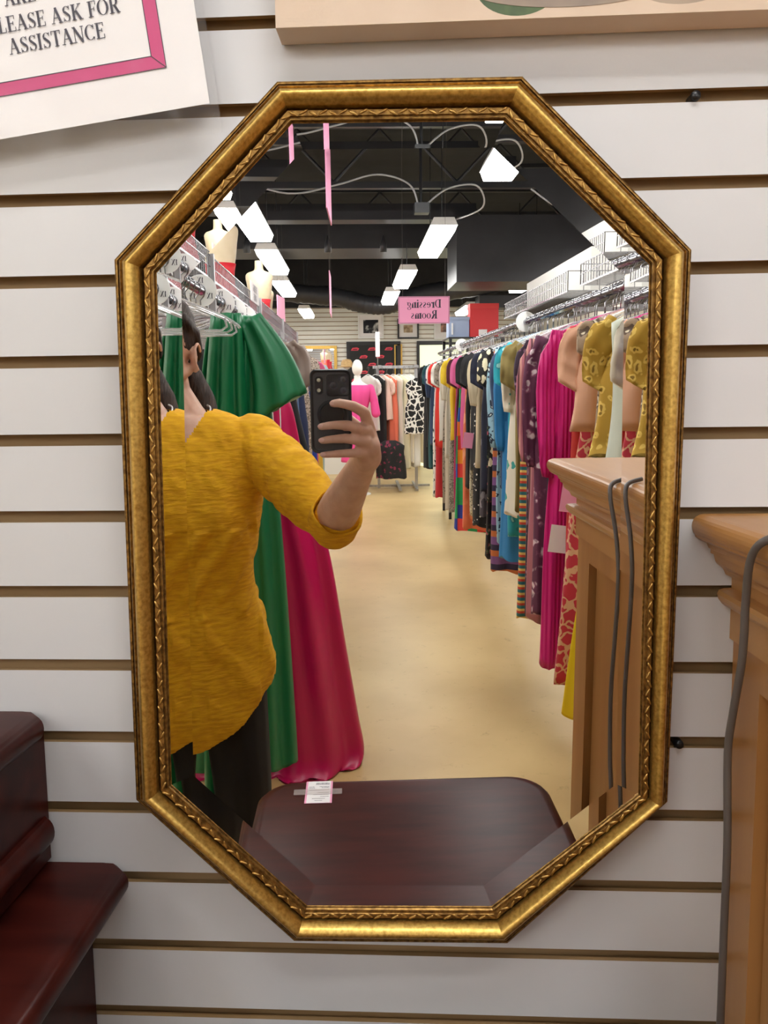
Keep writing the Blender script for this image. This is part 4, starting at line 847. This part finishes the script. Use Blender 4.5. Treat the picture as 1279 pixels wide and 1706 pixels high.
# ------------------------------------------------------------------ back wall dressing
YW = YB + .004
def framed(x0, x1, z0, z1, label, fm, mm, im, fw_=.03, mat_=.08, name='framed_picture', cat='picture'):
    t = thing(name, label, cat, ((x0 + x1) / 2, YW, z0)); a = (x1 - x0) / 2; h = z1 - z0; mb = MB()
    mb.box((-a, 0, 0), (a, .03, fw_)).box((-a, 0, h - fw_), (a, .03, h)).box((-a, 0, fw_), (-a + fw_, .03, h - fw_)).box((a - fw_, 0, fw_), (a, .03, h - fw_)).build('frame', fm, t)
    MB().box((-a + fw_, 0, fw_), (a - fw_, .012, h - fw_)).build('mount', mm, t)
    if im: MB().box((-a + mat_ + fw_, .012, mat_ + fw_), (a - mat_ - fw_, .014, h - mat_ - fw_)).build('picture', im, t)
    return t
M_bk = mat('black_frame', (.02, .018, .018), .4)
framed(.02, .475, 2.28, 2.70, 'white-framed dark print on the back wall, left of the pink sign', M_wplastic, M_paper, noisy('dark_print', (.01, .01, .015), (.7, .7, .68), 5, .3, detail=3, lo=.5, hi=.62), .02, .075)
framed(.72, 1.10, 2.27, 2.62, 'black-framed sepia print below the pink sign', M_bk, M_paper, noisy('sepia_print', (.25, .16, .08), (.65, .5, .33), 14, .5))
framed(1.37, 1.78, 2.26, 2.70, 'pale-framed small print partly behind the blue box', M_wplastic, M_paper, noisy('floral_print', (.08, .06, .06), (.6, .3, .2), 10, .5), .02, .1)
framed(-1.05, -.36, 1.45, 2.165, 'gilt-framed mirror on the back wall', M_gold, M_mirror, None, .055, .0, 'wall_mirror', 'mirror')
# logo backdrop
bd = thing('logo_backdrop', 'black backdrop with rows of pink lozenge logos on the back wall', 'backdrop', (.29, YW, .9))
MB().box((-.48, 0, 0), (.48, .02, 1.33)).build('backdrop_panel', mat('backdrop_black', (.012, .012, .012), .6), bd)
MB().box((-.48, .02, 0), (-.42, .03, 1.33)).box((.42, .02, 0), (.48, .03, 1.33)).box((-.42, .02, 1.27), (.42, .03, 1.33)).build('backdrop_frame', M_bk, bd)
M_logo = mat('logo_pink', (.80, .06, .10), .5); M_logo2 = mat('logo_dark', (.12, .0, .01), .5)
mb = MB()
for r in range(8):
    for c in range(3):
        cx = -.33 + c * .30 + (.15 if r % 2 else 0); cz = 1.20 - r * .135
        if cx > .41: continue
        mb.add([(cx - .075, .022, cz - .025), (cx + .055, .022, cz - .025), (cx + .075, .022, cz + .012), (cx + .035, .022, cz + .03), (cx - .045, .022, cz + .022)], [(0, 1, 2, 3, 4)], 0)
        mb.add([(cx - .045, .0225, cz - .012), (cx + .035, .0225, cz - .012), (cx + .05, .0225, cz + .004), (cx - .03, .0225, cz + .004)], [(0, 1, 2, 3)], 1)
mb.build('logo', [M_logo, M_logo2], bd, fix=False)
framed(.66, .80, 1.2, 2.18, 'narrow gilt column beside the logo backdrop', M_gold, M_goldbright, None, .02, 0, 'gilt_panel', 'panel')
# fitting-room doorway with pale light
dr = struct(MB().box((1.06, YB, 0), (1.11, YB + .04, 2.23)).box((1.95, YB, 0), (2.0, YB + .04, 2.23)).box((1.11, YB, 2.16), (1.95, YB + .04, 2.23)).build('door_1', M_bk))
pn = MB().box((1.11, YB + .001, 0), (1.95, YB + .012, 2.16)).build('pane', mat('lit_room', (.75, .80, .60), .6, 0, emit=.7, ecol=(.85, .9, .6)), dr)
MB().box((1.11, YB + .012, 1.70), (1.95, YB + .03, 1.73)).box((1.11, YB + .012, 1.78), (1.95, YB + .02, 1.79)).build('cross_rail', M_wplastic, dr)
# black shelving unit with red and blue boxes
su = thing('shelving_unit', 'black metal shelving unit at the end of the dress rail', 'shelf', (1.25, -8.1, 0))
for s in (-.28, .28):
    for q in (-.3, .3): MB().box((s - .015, q - .015, 0), (s + .015, q + .015, 1.96)).build('post', M_blackp, su)
for z in (.2, .8, 1.4, 1.95): MB().box((-.30, -.32, z), (.30, .32, z + .02)).build('shelf_board', M_blackp, su)
rb = thing('storage_box', 'tall red storage box on the black shelving unit', 'box', (1.34, -7.95, 1.97))
MB().box((-.152, -.1, 0), (.152, .1, .335)).build('box_body', mat('red_box', (.62, .02, .025), .45), rb); MB().box((-.155, -.103, .30), (.155, .103, .352)).build('lid', mat('red_box2', (.66, .03, .03), .45), rb)
MB().box((-.06, .1, .02), (.03, .1025, .08)).build('label', M_paper, rb)
bb = thing('storage_box', 'pale blue storage box beside the tall red one', 'box', (1.08, -7.98, 1.97)); mblue = mat('blue_box', (.32, .40, .58), .4)
MB().box((-.12, -.11, 0), (.10, .11, .20)).build('box_body', mblue, bb); MB().box((-.125, -.115, .185), (.105, .115, .215)).build('lid', mblue, bb); MB().box((-.09, .11, .03), (-.075, .12, .15)).build('handle', M_wplastic, bb)

# ------------------------------------------------------------------ four-way rack with white clothes
fr = thing('four_way_rack', 'chrome four-way rack of white and cream clothes at the end of the aisle', 'clothes rack', (.55, -10.5, 0))
def frel(m, n, mt, **k): return m.build(n, mt, fr, **k)
frel(MB().box((.215, .30, 0), (.255, .34, 1.72)), 'post', M_brushed); frel(MB().box((-.30, -.03, 0), (-.26, .01, 1.72)), 'post', M_brushed)
frel(MB().box((-.35, -.02, 1.70), (.30, .02, 1.74)).box((-.28, -.35, 1.70), (-.24, .35, 1.74)).box((.21, -.35, 1.70), (.25, .40, 1.74)), 'top_bar', M_brushed)
frel(MB().box((-.45, -.02, .02), (.45, .02, .05)).box((-.02, -.5, .02), (.02, .5, .05)).box((.22, -.4, .02), (.25, .5, .05)), 'base', M_brushed)
wh = [(-.40, F('w_white', col('e2e0da')), 'white cotton blouse', 'short', .85), (-.30, F('w_black', col('141416')), 'black and white dress', 'none', 1.1), (-.21, F('w_blush', col('e8c8b8')), 'blush white blouse', 'short', .7), (-.14, F('w_coral', col('e8785c')), 'coral skirt', 'none', 1.2), (-.05, F('w_nav', col('d8d2c2')), 'ivory trousers on a hanger', 'none', 1.25),
      (.03, F('w_cream', col('e0d8b8')), 'cream long dress', 'none', 1.38), (.10, F('w_cream2', col('ded6c4')), 'cream eyelet dress', 'short', 1.3), (.17, F('w_white3', col('dcdad2')), 'sheer white gown', 'elbow', 1.36)]
for i, (dx, m, d, sl, L) in enumerate(wh):
    garment('dress' if L > .9 else 'blouse', d + ' on the four-way rack', 'clothing', 'white clothes on the four-way rack', .53 + dx, -10.30, 1, R(55), L, .22, .03, 1.05, m, sl, fold=.012, seed=80 + i, z=1.70)
    h_ = hanger(.53 + dx, -10.30, R(55), 'white', 'on the four-way rack', 'white hangers on the four-way rack'); h_.location.z = 1.70
garment('dress', 'black sleeveless dress with white lace scrolls facing the aisle', 'clothing', None, .80, -9.98, 1, 0, .85, .17, .03, 1.1, F('w_lace', col('101012'), col('e8e6e0'), None, 'lace', 8), 'none', seed=99, z=1.66, waist=.2)
garment('skirt', 'black skirt with pink trim low on the four-way rack', 'clothing', None, .42, -10.02, 1, .2, .62, .20, .05, 1.1, F('w_blackpink', col('101012'), col('7a2040'), col('101012'), 'floral', 9), 'none', seed=98, z=.82)
garment('dress', 'pale cream dress hanging behind the lace-scroll dress', 'clothing', None, .74, -10.5, 1, 0, 1.25, .2, .04, 1.1, F('w_cream4', col('dcd2b4')), 'none', seed=97, z=1.62)
rs = thing('rack_sign', 'narrow white sign on a stem above the four-way rack', 'sign', (.27, -10.4, 1.74)); MB().box((-.03, -.004, .12), (.03, .004, .46)).build('sign_card', M_paper, rs); MB().tube([(0, 0, 0), (0, 0, .12)], .005, 6).build('stem', M_steel, rs)
# pink mannequin
pm = thing('mannequin', 'white headless-necked mannequin in a pink wrap dress beside the four-way rack', 'mannequin', (-.02, -9.9, 0))
prof = [(.10, .04, .04), (.62, .05, .05), (.85, .17, .12), (.98, .165, .12), (1.12, .12, .09), (1.28, .155, .115), (1.38, .18, .11), (1.45, .17, .08), (1.50, .09, .06), (1.54, .05, .05), (1.60, .045, .045)]
MB().loft([[(a * math.cos(2 * PI * q / 32), bq * math.sin(2 * PI * q / 32), z) for q in range(32)] for z, a, bq in curve(prof, 3)]).ell((0, .01, 1.70), (.07, .09, .11)).build('figure', M_wplastic, pm, smooth=True)
dp = [(.45, .24, .20), (.62, .22, .18), (.85, .185, .14), (.98, .175, .13), (1.12, .128, .098), (1.28, .165, .125), (1.38, .19, .12), (1.45, .185, .09), (1.475, .15, .075)]
MB().loft([[(a * math.cos(2 * PI * q / 40) * (1 + .03 * math.sin(q * 1.9)), bq * math.sin(2 * PI * q / 40) * (1 + .04 * math.sin(q * 1.9)), z) for q in range(40)] for z, a, bq in curve(dp, 3)]).build('dress', F('pink_wrap', col('e0478f')), pm, smooth=True)
for s in (-1, 1): MB().chain([(s * .17, 0, 1.43), (s * .22, .02, 1.25), (s * .24, .05, 1.10)], [.055, .055, .06]).build('sleeve', F('pink_wrap', col('e0478f')), pm, smooth=True)
MB().lathe([(.16, 0), (.16, .012), (.02, .02), (.02, .12)], (0, 0, 0), 24).build('base', M_wplastic, pm)
ht = thing('straw_hat', 'tan straw hat on a stand in front of the logo backdrop', 'hat', (-.17, -11.2, 1.74)); MB().lathe([(.16, 0), (.165, .006), (.09, .012), (.085, .07), (.06, .11), (.001, .12)], (0, 0, 0), 28).build('brim_and_crown', noisy('straw', (.55, .34, .14), (.66, .44, .2), 40, .7), ht, smooth=True)
hst = thing('hat_stand', 'slim white stand holding the straw hat', 'stand', (-.17, -11.2, 0)); MB().lathe([(.14, 0), (.14, .015), (.012, .02), (.012, 1.70), (.06, 1.735)], (0, 0, 0), 20).build('stem', M_wplastic, hst, smooth=True)
ct = thing('display_counter', 'low white display counter near the back wall', 'counter', (-.7, -12.6, 0)); MB().box((-.6, -.25, 0), (.6, .25, .9)).build('case', M_wplastic, ct); MB().box((-.63, -.28, .9), (.63, .28, .93)).build('counter_top', M_whiteobj, ct)

# ------------------------------------------------------------------ phone
PYB = -.7445
ph = thing('smartphone', 'smartphone in a black case with a round grip, held up by the person', 'phone', (-.1055, PYB, 1.439), 0)
def rr2(hx, hz_, r, y, n=6):
    out = []
    for cx, cz, a0 in ((hx - r, hz_ - r, 0), (-hx + r, hz_ - r, 90), (-hx + r, -hz_ + r, 180), (hx - r, -hz_ + r, 270)):
        out += [(cx + r * math.cos(R(a0 + 90 * k / n)), y, cz + r * math.sin(R(a0 + 90 * k / n))) for k in range(n + 1)]
    return out
MB().loft([rr2(.0345, .0725, .010, -.013), rr2(.0375, .0755, .013, -.011), rr2(.0375, .0755, .013, -.001), rr2(.0355, .0735, .011, .0012), rr2(.033, .071, .009, .0)]).build('case', M_case, ph, angle=40)
MB().loft([rr2(.0315, .0695, .008, -.004), rr2(.0315, .0695, .008, .0005)]).build('back_panel', M_grey, ph)
MB().loft([rr2(.033, .071, .009, -.0135), rr2(.033, .071, .009, -.012)]).build('screen', M_lens, ph)
def off(l, dx, dz): return [(x + dx, y, z + dz) for x, y, z in l]
pl = MB(); pl.loft([off(rr2(.0205, .0200, .006, .0), .013, .047), off(rr2(.0200, .0195, .006, .0035), .013, .047)]); pl.build('camera_plate', M_case, ph, angle=40)
MB().loft([off(rr2(.0075, .0165, .0065, .0), -.021, .047), off(rr2(.007, .016, .006, .003), -.021, .047)]).build('flash_plate', M_case, ph, angle=40)
for dx, dz in ((.0225, .0565), (.0225, .0375), (.0045, .047)):
    l = MB().lathe([(.0082, .003), (.0082, .0052), (.0066, .0052), (.0064, .0044), (.0001, .0044)], (dx, 0, dz), 24, 'y').build('lens_ring', M_lensr, ph, angle=30)
    MB().lathe([(.0058, .0044), (.005, .0050), (.0001, .0053)], (dx, 0, dz), 20, 'y').build('lens', M_lens, l, smooth=True)
for dz in (.056, .038): MB().lathe([(.0035, .003), (.0032, .0036), (.0001, .0038)], (-.021, 0, dz), 16, 'y').build('flash', mat('flash_lens', (.55, .55, .42), .2), ph, smooth=True)
MB().lathe([(.027, .0), (.027, .003), (.0225, .0035), (.0225, .006), (.021, .0085), (.0001, .009)], (.002, 0, -.0055), 40, 'y').build('round_grip', M_case, ph, angle=30)

# ------------------------------------------------------------------ person
pp = thing('person', 'person in a mustard yellow shirt and black trousers holding up a phone, hair tied back', 'person', (-.478, -1.27, 0))
PX, PY = -.478, -1.27
body = MB()
head_c = Vector((PX - .047, PY + .02, 1.587))
body.ell(head_c + Vector((0, -.012, .02)), (.076, .095, .098)); body.ell(head_c + Vector((0, .028, -.04)), (.060, .064, .072)); body.capsule(head_c + Vector((0, .065, -.085)), .024, head_c + Vector((0, .055, -.075)), .028)
for s in (-1, 1):
    body.capsule(head_c + Vector((s * .055, -.01, -.06)), .018, head_c + Vector((s * .02, .07, -.09)), .018)     # jaw
    body.capsule(head_c + Vector((s * .045, .065, -.02)), .02, head_c + Vector((s * .03, .075, -.025)), .018)       # cheek
body.capsule(head_c + Vector((0, .088, .015)), .007, head_c + Vector((0, .112, -.022)), .011)
for s in (-1, 1): body.ell(head_c + Vector((s * .011, .103, -.026)), (.008, .009, .007))
body.capsule(head_c + Vector((-.018, .094, -.056)), .006, head_c + Vector((.018, .094, -.056)), .006); body.capsule(head_c + Vector((-.014, .094, -.067)), .007, head_c + Vector((.014, .094, -.067)), .007)
for s in (-1, 1):                                                            # ears: helix, antihelix, lobe
    e = head_c + Vector((s * .074, -.012, -.03)); pts = [e + Vector((s * (.006 + .007 * abs(math.sin(a / 2))), .021 * math.cos(a) - .004, .031 * math.sin(a))) for a in [R(-80 + 26 * k) for k in range(10)]]
    for k in range(9): body.capsule(pts[k], .0042, pts[k + 1], .0042, 8)
    body.ell(e + Vector((s * .0, .002, -.0)), (.006, .018, .026)); body.ell(e + Vector((s * .005, .006, -.030)), (.0055, .009, .009))
    body.capsule(e + Vector((s * .006, -.004, .016)), .0035, e + Vector((s * .006, -.006, -.012)), .0035, 8)
body.chain([head_c + Vector((0, -.02, -.05)), (PX - .034, PY, 1.47), (PX - .008, PY - .005, 1.395), (PX, PY, 1.30)], [.052, .049, .064, .10])
TR = [(1.415, .075, .060, 0), (1.395, .13, .075, 0), (1.365, .172, .09, 0), (1.30, .185, .11, 0), (1.20, .175, .125, .012), (1.12, .165, .125, .015), (1.03, .145, .11, .004), (.95, .150, .112, 0), (.85, .145, .11, 0), (.78, .135, .105, 0)]
body.loft([[(PX + a * .95 * math.cos(2 * PI * q / 40), PY + dy + bq * .93 * math.sin(2 * PI * q / 40), z) for q in range(40)] for z, a, bq, dy in curve(TR, 3)])
for s in (-1, 1):
    body.chain([(PX + s * .09, PY, .82), (PX + s * .10, PY + .01, .48), (PX + s * .105, PY - .015, .12), (PX + s * .105, PY - .02, .06)], [.080, .062, .042, .036])
    body.capsule((PX + s * .105, PY - .03, .04), .032, (PX + s * .115, PY + .12, .035), .028)
# right arm up to the phone
SH = Vector((PX + .172, PY - .005, 1.345)); EL = Vector((-.118, -1.06, 1.178)); WR = Vector((-.050, -.845, 1.332))
body.chain([SH, SH.lerp(EL, .5), EL, EL.lerp(WR, .3), WR.lerp(EL, .1), WR], [.062, .054, .046, .046, .030, .028], 20)
# hand: palm wraps the phone's right edge, fingers across its back, thumb on the screen side
HX = lambda x, y, z: Vector((x, y, z))
palm = [(WR, .027), (HX(-.040, -.800, 1.350), .027), (HX(-.040, -.770, 1.372), .024)]
body.chain([p for p, r in palm], [r for p, r in palm], 16)
body.chain([WR, HX(-.036, -.79, 1.372), HX(-.042, -.752, 1.405)], [.025, .021, .0115], 14); body.chain([WR, HX(-.037, -.785, 1.36), HX(-.044, -.747, 1.385)], [.024, .022, .012], 14)
body.chain([WR, HX(-.040, -.79, 1.345), HX(-.052, -.750, 1.364)], [.023, .020, .011], 14); body.chain([WR, HX(-.036, -.795, 1.378), HX(-.040, -.762, 1.418)], [.022, .019, .0115], 14)
fing = {'index': [(-.040, -.760, 1.418), (-.046, -.738, 1.437), (-.066, -.7235, 1.449), (-.090, -.7235, 1.4545), (-.101, -.7255, 1.4535)],
        'middle': [(-.042, -.752, 1.402), (-.056, -.730, 1.409), (-.076, -.7260, 1.415), (-.100, -.7290, 1.4155), (-.1235, -.7345, 1.4125)],
        'ring': [(-.044, -.747, 1.383), (-.060, -.732, 1.388), (-.080, -.7290, 1.391), (-.103, -.7330, 1.390), (-.1225, -.7355, 1.3875)],
        'little': [(-.052, -.748, 1.364), (-.064, -.735, 1.364), (-.083, -.7325, 1.364), (-.104, -.7365, 1.3625), (-.121, -.7385, 1.3615)]}
for k, r0 in (('index', .0098), ('middle', .0095), ('ring', .0092), ('little', .0082)):
    p = fing[k]; body.chain(p, [r0 * 1.12, r0 * 1.08, r0 * .97, r0 * .86, r0 * .74], 12)
body.chain([HX(-.046, -.815, 1.358), HX(-.050, -.790, 1.385), HX(-.062, -.775, 1.412), HX(-.080, -.7685, 1.428), HX(-.094, -.7675, 1.432)], [.018, .0135, .0115, .0100, .0082], 12)
# left arm hanging, relaxed hand
S2 = Vector((PX - .172, PY - .005, 1.345)); E2 = Vector((PX - .225, PY - .03, 1.08)); W2 = Vector((PX - .235, PY + .05, .855))
body.chain([S2, S2.lerp(E2, .5), E2, W2.lerp(E2, .4), W2], [.062, .052, .043, .037, .026], 18)
body.chain([W2, W2 + Vector((0, .01, -.045)), W2 + Vector((0, .014, -.085))], [.025, .028, .022], 14)
for k in range(4):
    b0 = W2 + Vector((0, -.020 + .0165 * k + .012, -.085 - (.004 if k in (0, 3) else 0))); ln = (.062, .074, .078, .070)[k]
    body.chain([b0, b0 + Vector((.006, .003, -ln * .45)), b0 + Vector((.018, .003, -ln * .78)), b0 + Vector((.030, .002, -ln))], [.0095, .009, .008, .0068], 10)
body.chain([W2 + Vector((.01, .03, -.03)), W2 + Vector((.018, .048, -.06)), W2 + Vector((.026, .05, -.092))], [.014, .0105, .0085], 10)
bme = remeshed(body, 'body', .0032, M_skin, 3); bo = linkmesh(bme, 'body'); rel(bo, pp)
# nails
for k in fing:
    p = Vector(fing[k][-1]); q = Vector(fing[k][-2]); d = (p - q).normalized(); c = p + d * .001 + Vector((0, .0056, .001)); rot = Matrix((d, Vector((0, 1, 0)).cross(d).normalized(), Vector((0, 1, 0)))).transposed()
    rel(MB().ell(c, (.0058, .0045, .0014), rot, 16, 8).build('fingernail', M_nail, smooth=True), pp)
# eyes, brows, lips
for s in (-1, 1):
    rel(MB().ell(head_c + Vector((s * .030, .080, .0)), (.0115, .009, .007)).build('eye', mat('eye_white', (.75, .73, .70), .2), smooth=True), pp)
    rel(MB().ell(head_c + Vector((s * .030, .0885, .0)), (.0045, .0015, .0045)).build('iris', mat('iris', (.05, .03, .015), .15), smooth=True), pp)
    rel(MB().tube([head_c + Vector((s * .014, .087, .018)), head_c + Vector((s * .030, .086, .023)), head_c + Vector((s * .045, .076, .019))], .0022, 6).build('eyebrow', M_hair, smooth=True), pp)
rel(MB().tube(curve([head_c + Vector((x, .0995 - abs(x) * .3, -.060 + abs(x) * .1)) for x in (-.02, -.01, 0, .01, .02)], 3), .0035, 8).build('lips', mat('lips', (.55, .20, .18), .45), smooth=True), pp)
# hair: pulled back over the ear into a ponytail
hr = MB(); hc_ = head_c
hr.ell(hc_ + Vector((0, -.022, .030)), (.083, .103, .098)); hr.ell(hc_ + Vector((0, -.062, -.01)), (.072, .070, .085))
for s in (-1, 1): hr.chain([hc_ + Vector((s * .058, .03, .05)), hc_ + Vector((s * .074, -.02, .025)), hc_ + Vector((s * .066, -.062, -.02)), hc_ + Vector((s * .02, -.11, -.05))], [.022, .018, .022, .024])
hr.chain([hc_ + Vector((.0, -.115, -.04)), hc_ + Vector((.035, -.135, -.08)), hc_ + Vector((.070, -.115, -.14)), hc_ + Vector((.088, -.09, -.19)), hc_ + Vector((.100, -.07, -.225))], [.032, .038, .036, .032, .014])
hme = remeshed(hr, 'hair', .004, M_hair, 3)
def displace(me, fn):
    vn = [v.normal.copy() for v in me.vertices]; out = []
    for v, nn in zip(me.vertices, vn): c = v.co.copy(); out += list(c + nn * fn(c))
    me.vertices.foreach_set('co', out); me.update()
displace(hme, lambda c: noise.noise(Vector((c.x * 160, c.y * 22, c.z * 30))) * .0022)
# clear the face, below the hairline
bm = bmesh.new(); bm.from_mesh(hme); kill = [f for f in bm.faces if f.calc_center_median().y > hc_.y + .035 and f.calc_center_median().z < hc_.z + .052 and abs(f.calc_center_median().x - hc_.x) < .064]
bmesh.ops.delete(bm, geom=kill, context='FACES'); bm.to_mesh(hme); bm.free()
rel(linkmesh(hme, 'hair'), pp)
# shirt: one loose knit surface with sleeves, V neck, curved shirt-tail hem
sh = MB()
SR = [(1.432, .070, .058, 0), (1.42, .095, .070, 0), (1.40, .135, .084, 0), (1.372, .176, .098, 0), (1.32, .19, .118, .002), (1.24, .186, .132, .010), (1.15, .176, .138, .016), (1.05, .158, .130, .012), (.98, .160, .128, .008), (.90, .176, .140, .004), (.80, .196, .150, 0), (.72, .20, .155, 0), (.60, .195, .155, 0)]
rings = []
for z, a, bq, dy in curve(SR, 4):
    u = max(0, (1.1 - z) / .5); ring = []
    for q in range(72):
        an = 2 * PI * q / 72; ca, sa = math.cos(an), math.sin(an); zz = z
        if z < .80: zz = z + (.80 - z) * (.70 * ca * ca)
        wv = 1 + .035 * u * math.sin(an * 6 + z * 6) + .02 * noise.noise(Vector((ca * 2, sa * 2, z * 7)))
        ring.append((PX + a * ca * wv, PY + dy + bq * sa * wv, zz))
    rings.append(ring)
for sc_, zz in ((.93, .0), (.5, .12)): rings.append([(PX + (p[0] - PX) * sc_, PY + (p[1] - PY) * sc_, p[2] + (zz if sc_ > .6 else (.82 - p[2]))) for p in rings[-1]])
sh.loft(rings)
CF = EL.lerp(WR, .10)
sh.chain([SH + Vector((-.01, 0, .0)), SH.lerp(EL, .35), SH.lerp(EL, .7), EL + Vector((.0, -.005, -.002))], [.068, .074, .067, .058], 28)
sh.chain([EL + Vector((.0, -.005, -.002)), CF], [.058, .052], 28)
sh.chain([S2 + Vector((.01, 0, 0)), S2.lerp(E2, .5), E2, E2.lerp(W2, .2)], [.068, .068, .060, .055], 24)
sme = remeshed(sh, 'shirt', .005, M_shirt, 3)
arm_ax = (EL - SH).normalized()
def crease(c):                                               # knit creases: vertical on the body, ringed on the bent sleeve
    t = (c - SH).dot(arm_ax)
    if c.x > PX + .17 and t > .02:
        return noise.noise(Vector((t * 30 + c.z * 12, c.x * 6, c.y * 6))) * .010 * min(1, t / .1) + noise.noise(c * 90) * .0015
    g = noise.noise(Vector((c.x * 11, c.y * 9, c.z * 4 + c.x * 6))) * .016 + noise.noise(Vector((c.x * 50 + c.z * 15, c.y * 40, c.z * 28))) * .003
    if c.z < 1.0 and c.x > PX + .05: g += .006 * math.sin((c.x * 1.2 + c.z) * 38)
    if .93 < c.z < 1.15 and c.x > PX + .03: g += .006 * math.sin((c.z * 1.0 - (c.x - PX) * 1.4) * 60)
    return max(g * min(1, max(.15, (c.z - .62) / .15)), -.004 if c.z < 1.05 else -.012)
displace(sme, crease)
bm = bmesh.new(); bm.from_mesh(sme); kill = []
for f in bm.faces:
    c = f.calc_center_median(); dx = abs(c.x - PX - .001)
    if c.y > PY - .005 and c.z > 1.335 + dx * 1.35 + dx * dx * 4 - .0 and dx < .085: kill.append(f)
    elif c.z > 1.428 and dx < .07: kill.append(f)
    elif c.z < .64 and f.normal.z < -.9 and False: kill.append(f)
    elif (c - CF).length < .053 and (c - EL).dot((WR - EL).normalized()) > (CF - EL).length + .028: kill.append(f)
bmesh.ops.delete(bm, geom=kill, context='FACES'); bm.to_mesh(sme); bm.free()
so = linkmesh(sme, 'shirt'); rel(so, pp)
# rolled cuff
ax = (WR - EL).normalized(); n1 = ax.orthogonal().normalized(); n2 = ax.cross(n1)
def ringat(t, r, w=0): return [EL + ax * t + (n1 * math.cos(2 * PI * q / 40) + n2 * math.sin(2 * PI * q / 40)) * r * (1 + .03 * math.sin(q * .8)) for q in range(40)]
rel(MB().loft([ringat(.0, .056), ringat(.025, .0575), ringat(.050, .0585), ringat(.058, .0575), ringat(.0575, .053), ringat(.03, .049)], caps=False).build('cuff', M_shirt, smooth=True), pp)
# necklace
nk = [Vector((PX + s * x, PY + y, z)) for s, x, y, z in ((-1, .050, -.02, 1.44), (-1, .064, .018, 1.43), (-1, .048, .062, 1.39), (-1, .022, .094, 1.355), (1, .0, .104, 1.340), (1, .022, .094, 1.355), (1, .048, .062, 1.39), (1, .064, .018, 1.43), (1, .050, -.02, 1.44))]
rel(MB().tube(curve(nk, 6), .0022, 8).build('necklace', M_silver, smooth=True), pp)
tr = MB(); 
tr.loft([[(PX + a * math.cos(2 * PI * q / 40), PY + bq * math.sin(2 * PI * q / 40), z) for q in range(40)] for z, a, bq in ((.86, .13, .10), (.80, .150, .115), (.74, .160, .12))])
for s in (-1, 1): tr.chain([(PX + s * .085, PY, .74), (PX + s * .10, PY + .01, .48), (PX + s * .105, PY - .015, .13)], [.088, .078, .065])
rel(linkmesh(remeshed(tr, 'trousers', .007, M_trouser, 3), 'trousers'), pp)
for s in (-1, 1): 
    rel(MB().chain([(PX + s * .105, PY - .05, .046), (PX + s * .11, PY + .04, .044), (PX + s * .116, PY + .14, .038)], [.046, .044, .036]).build('shoe', M_blackp, smooth=True), pp)
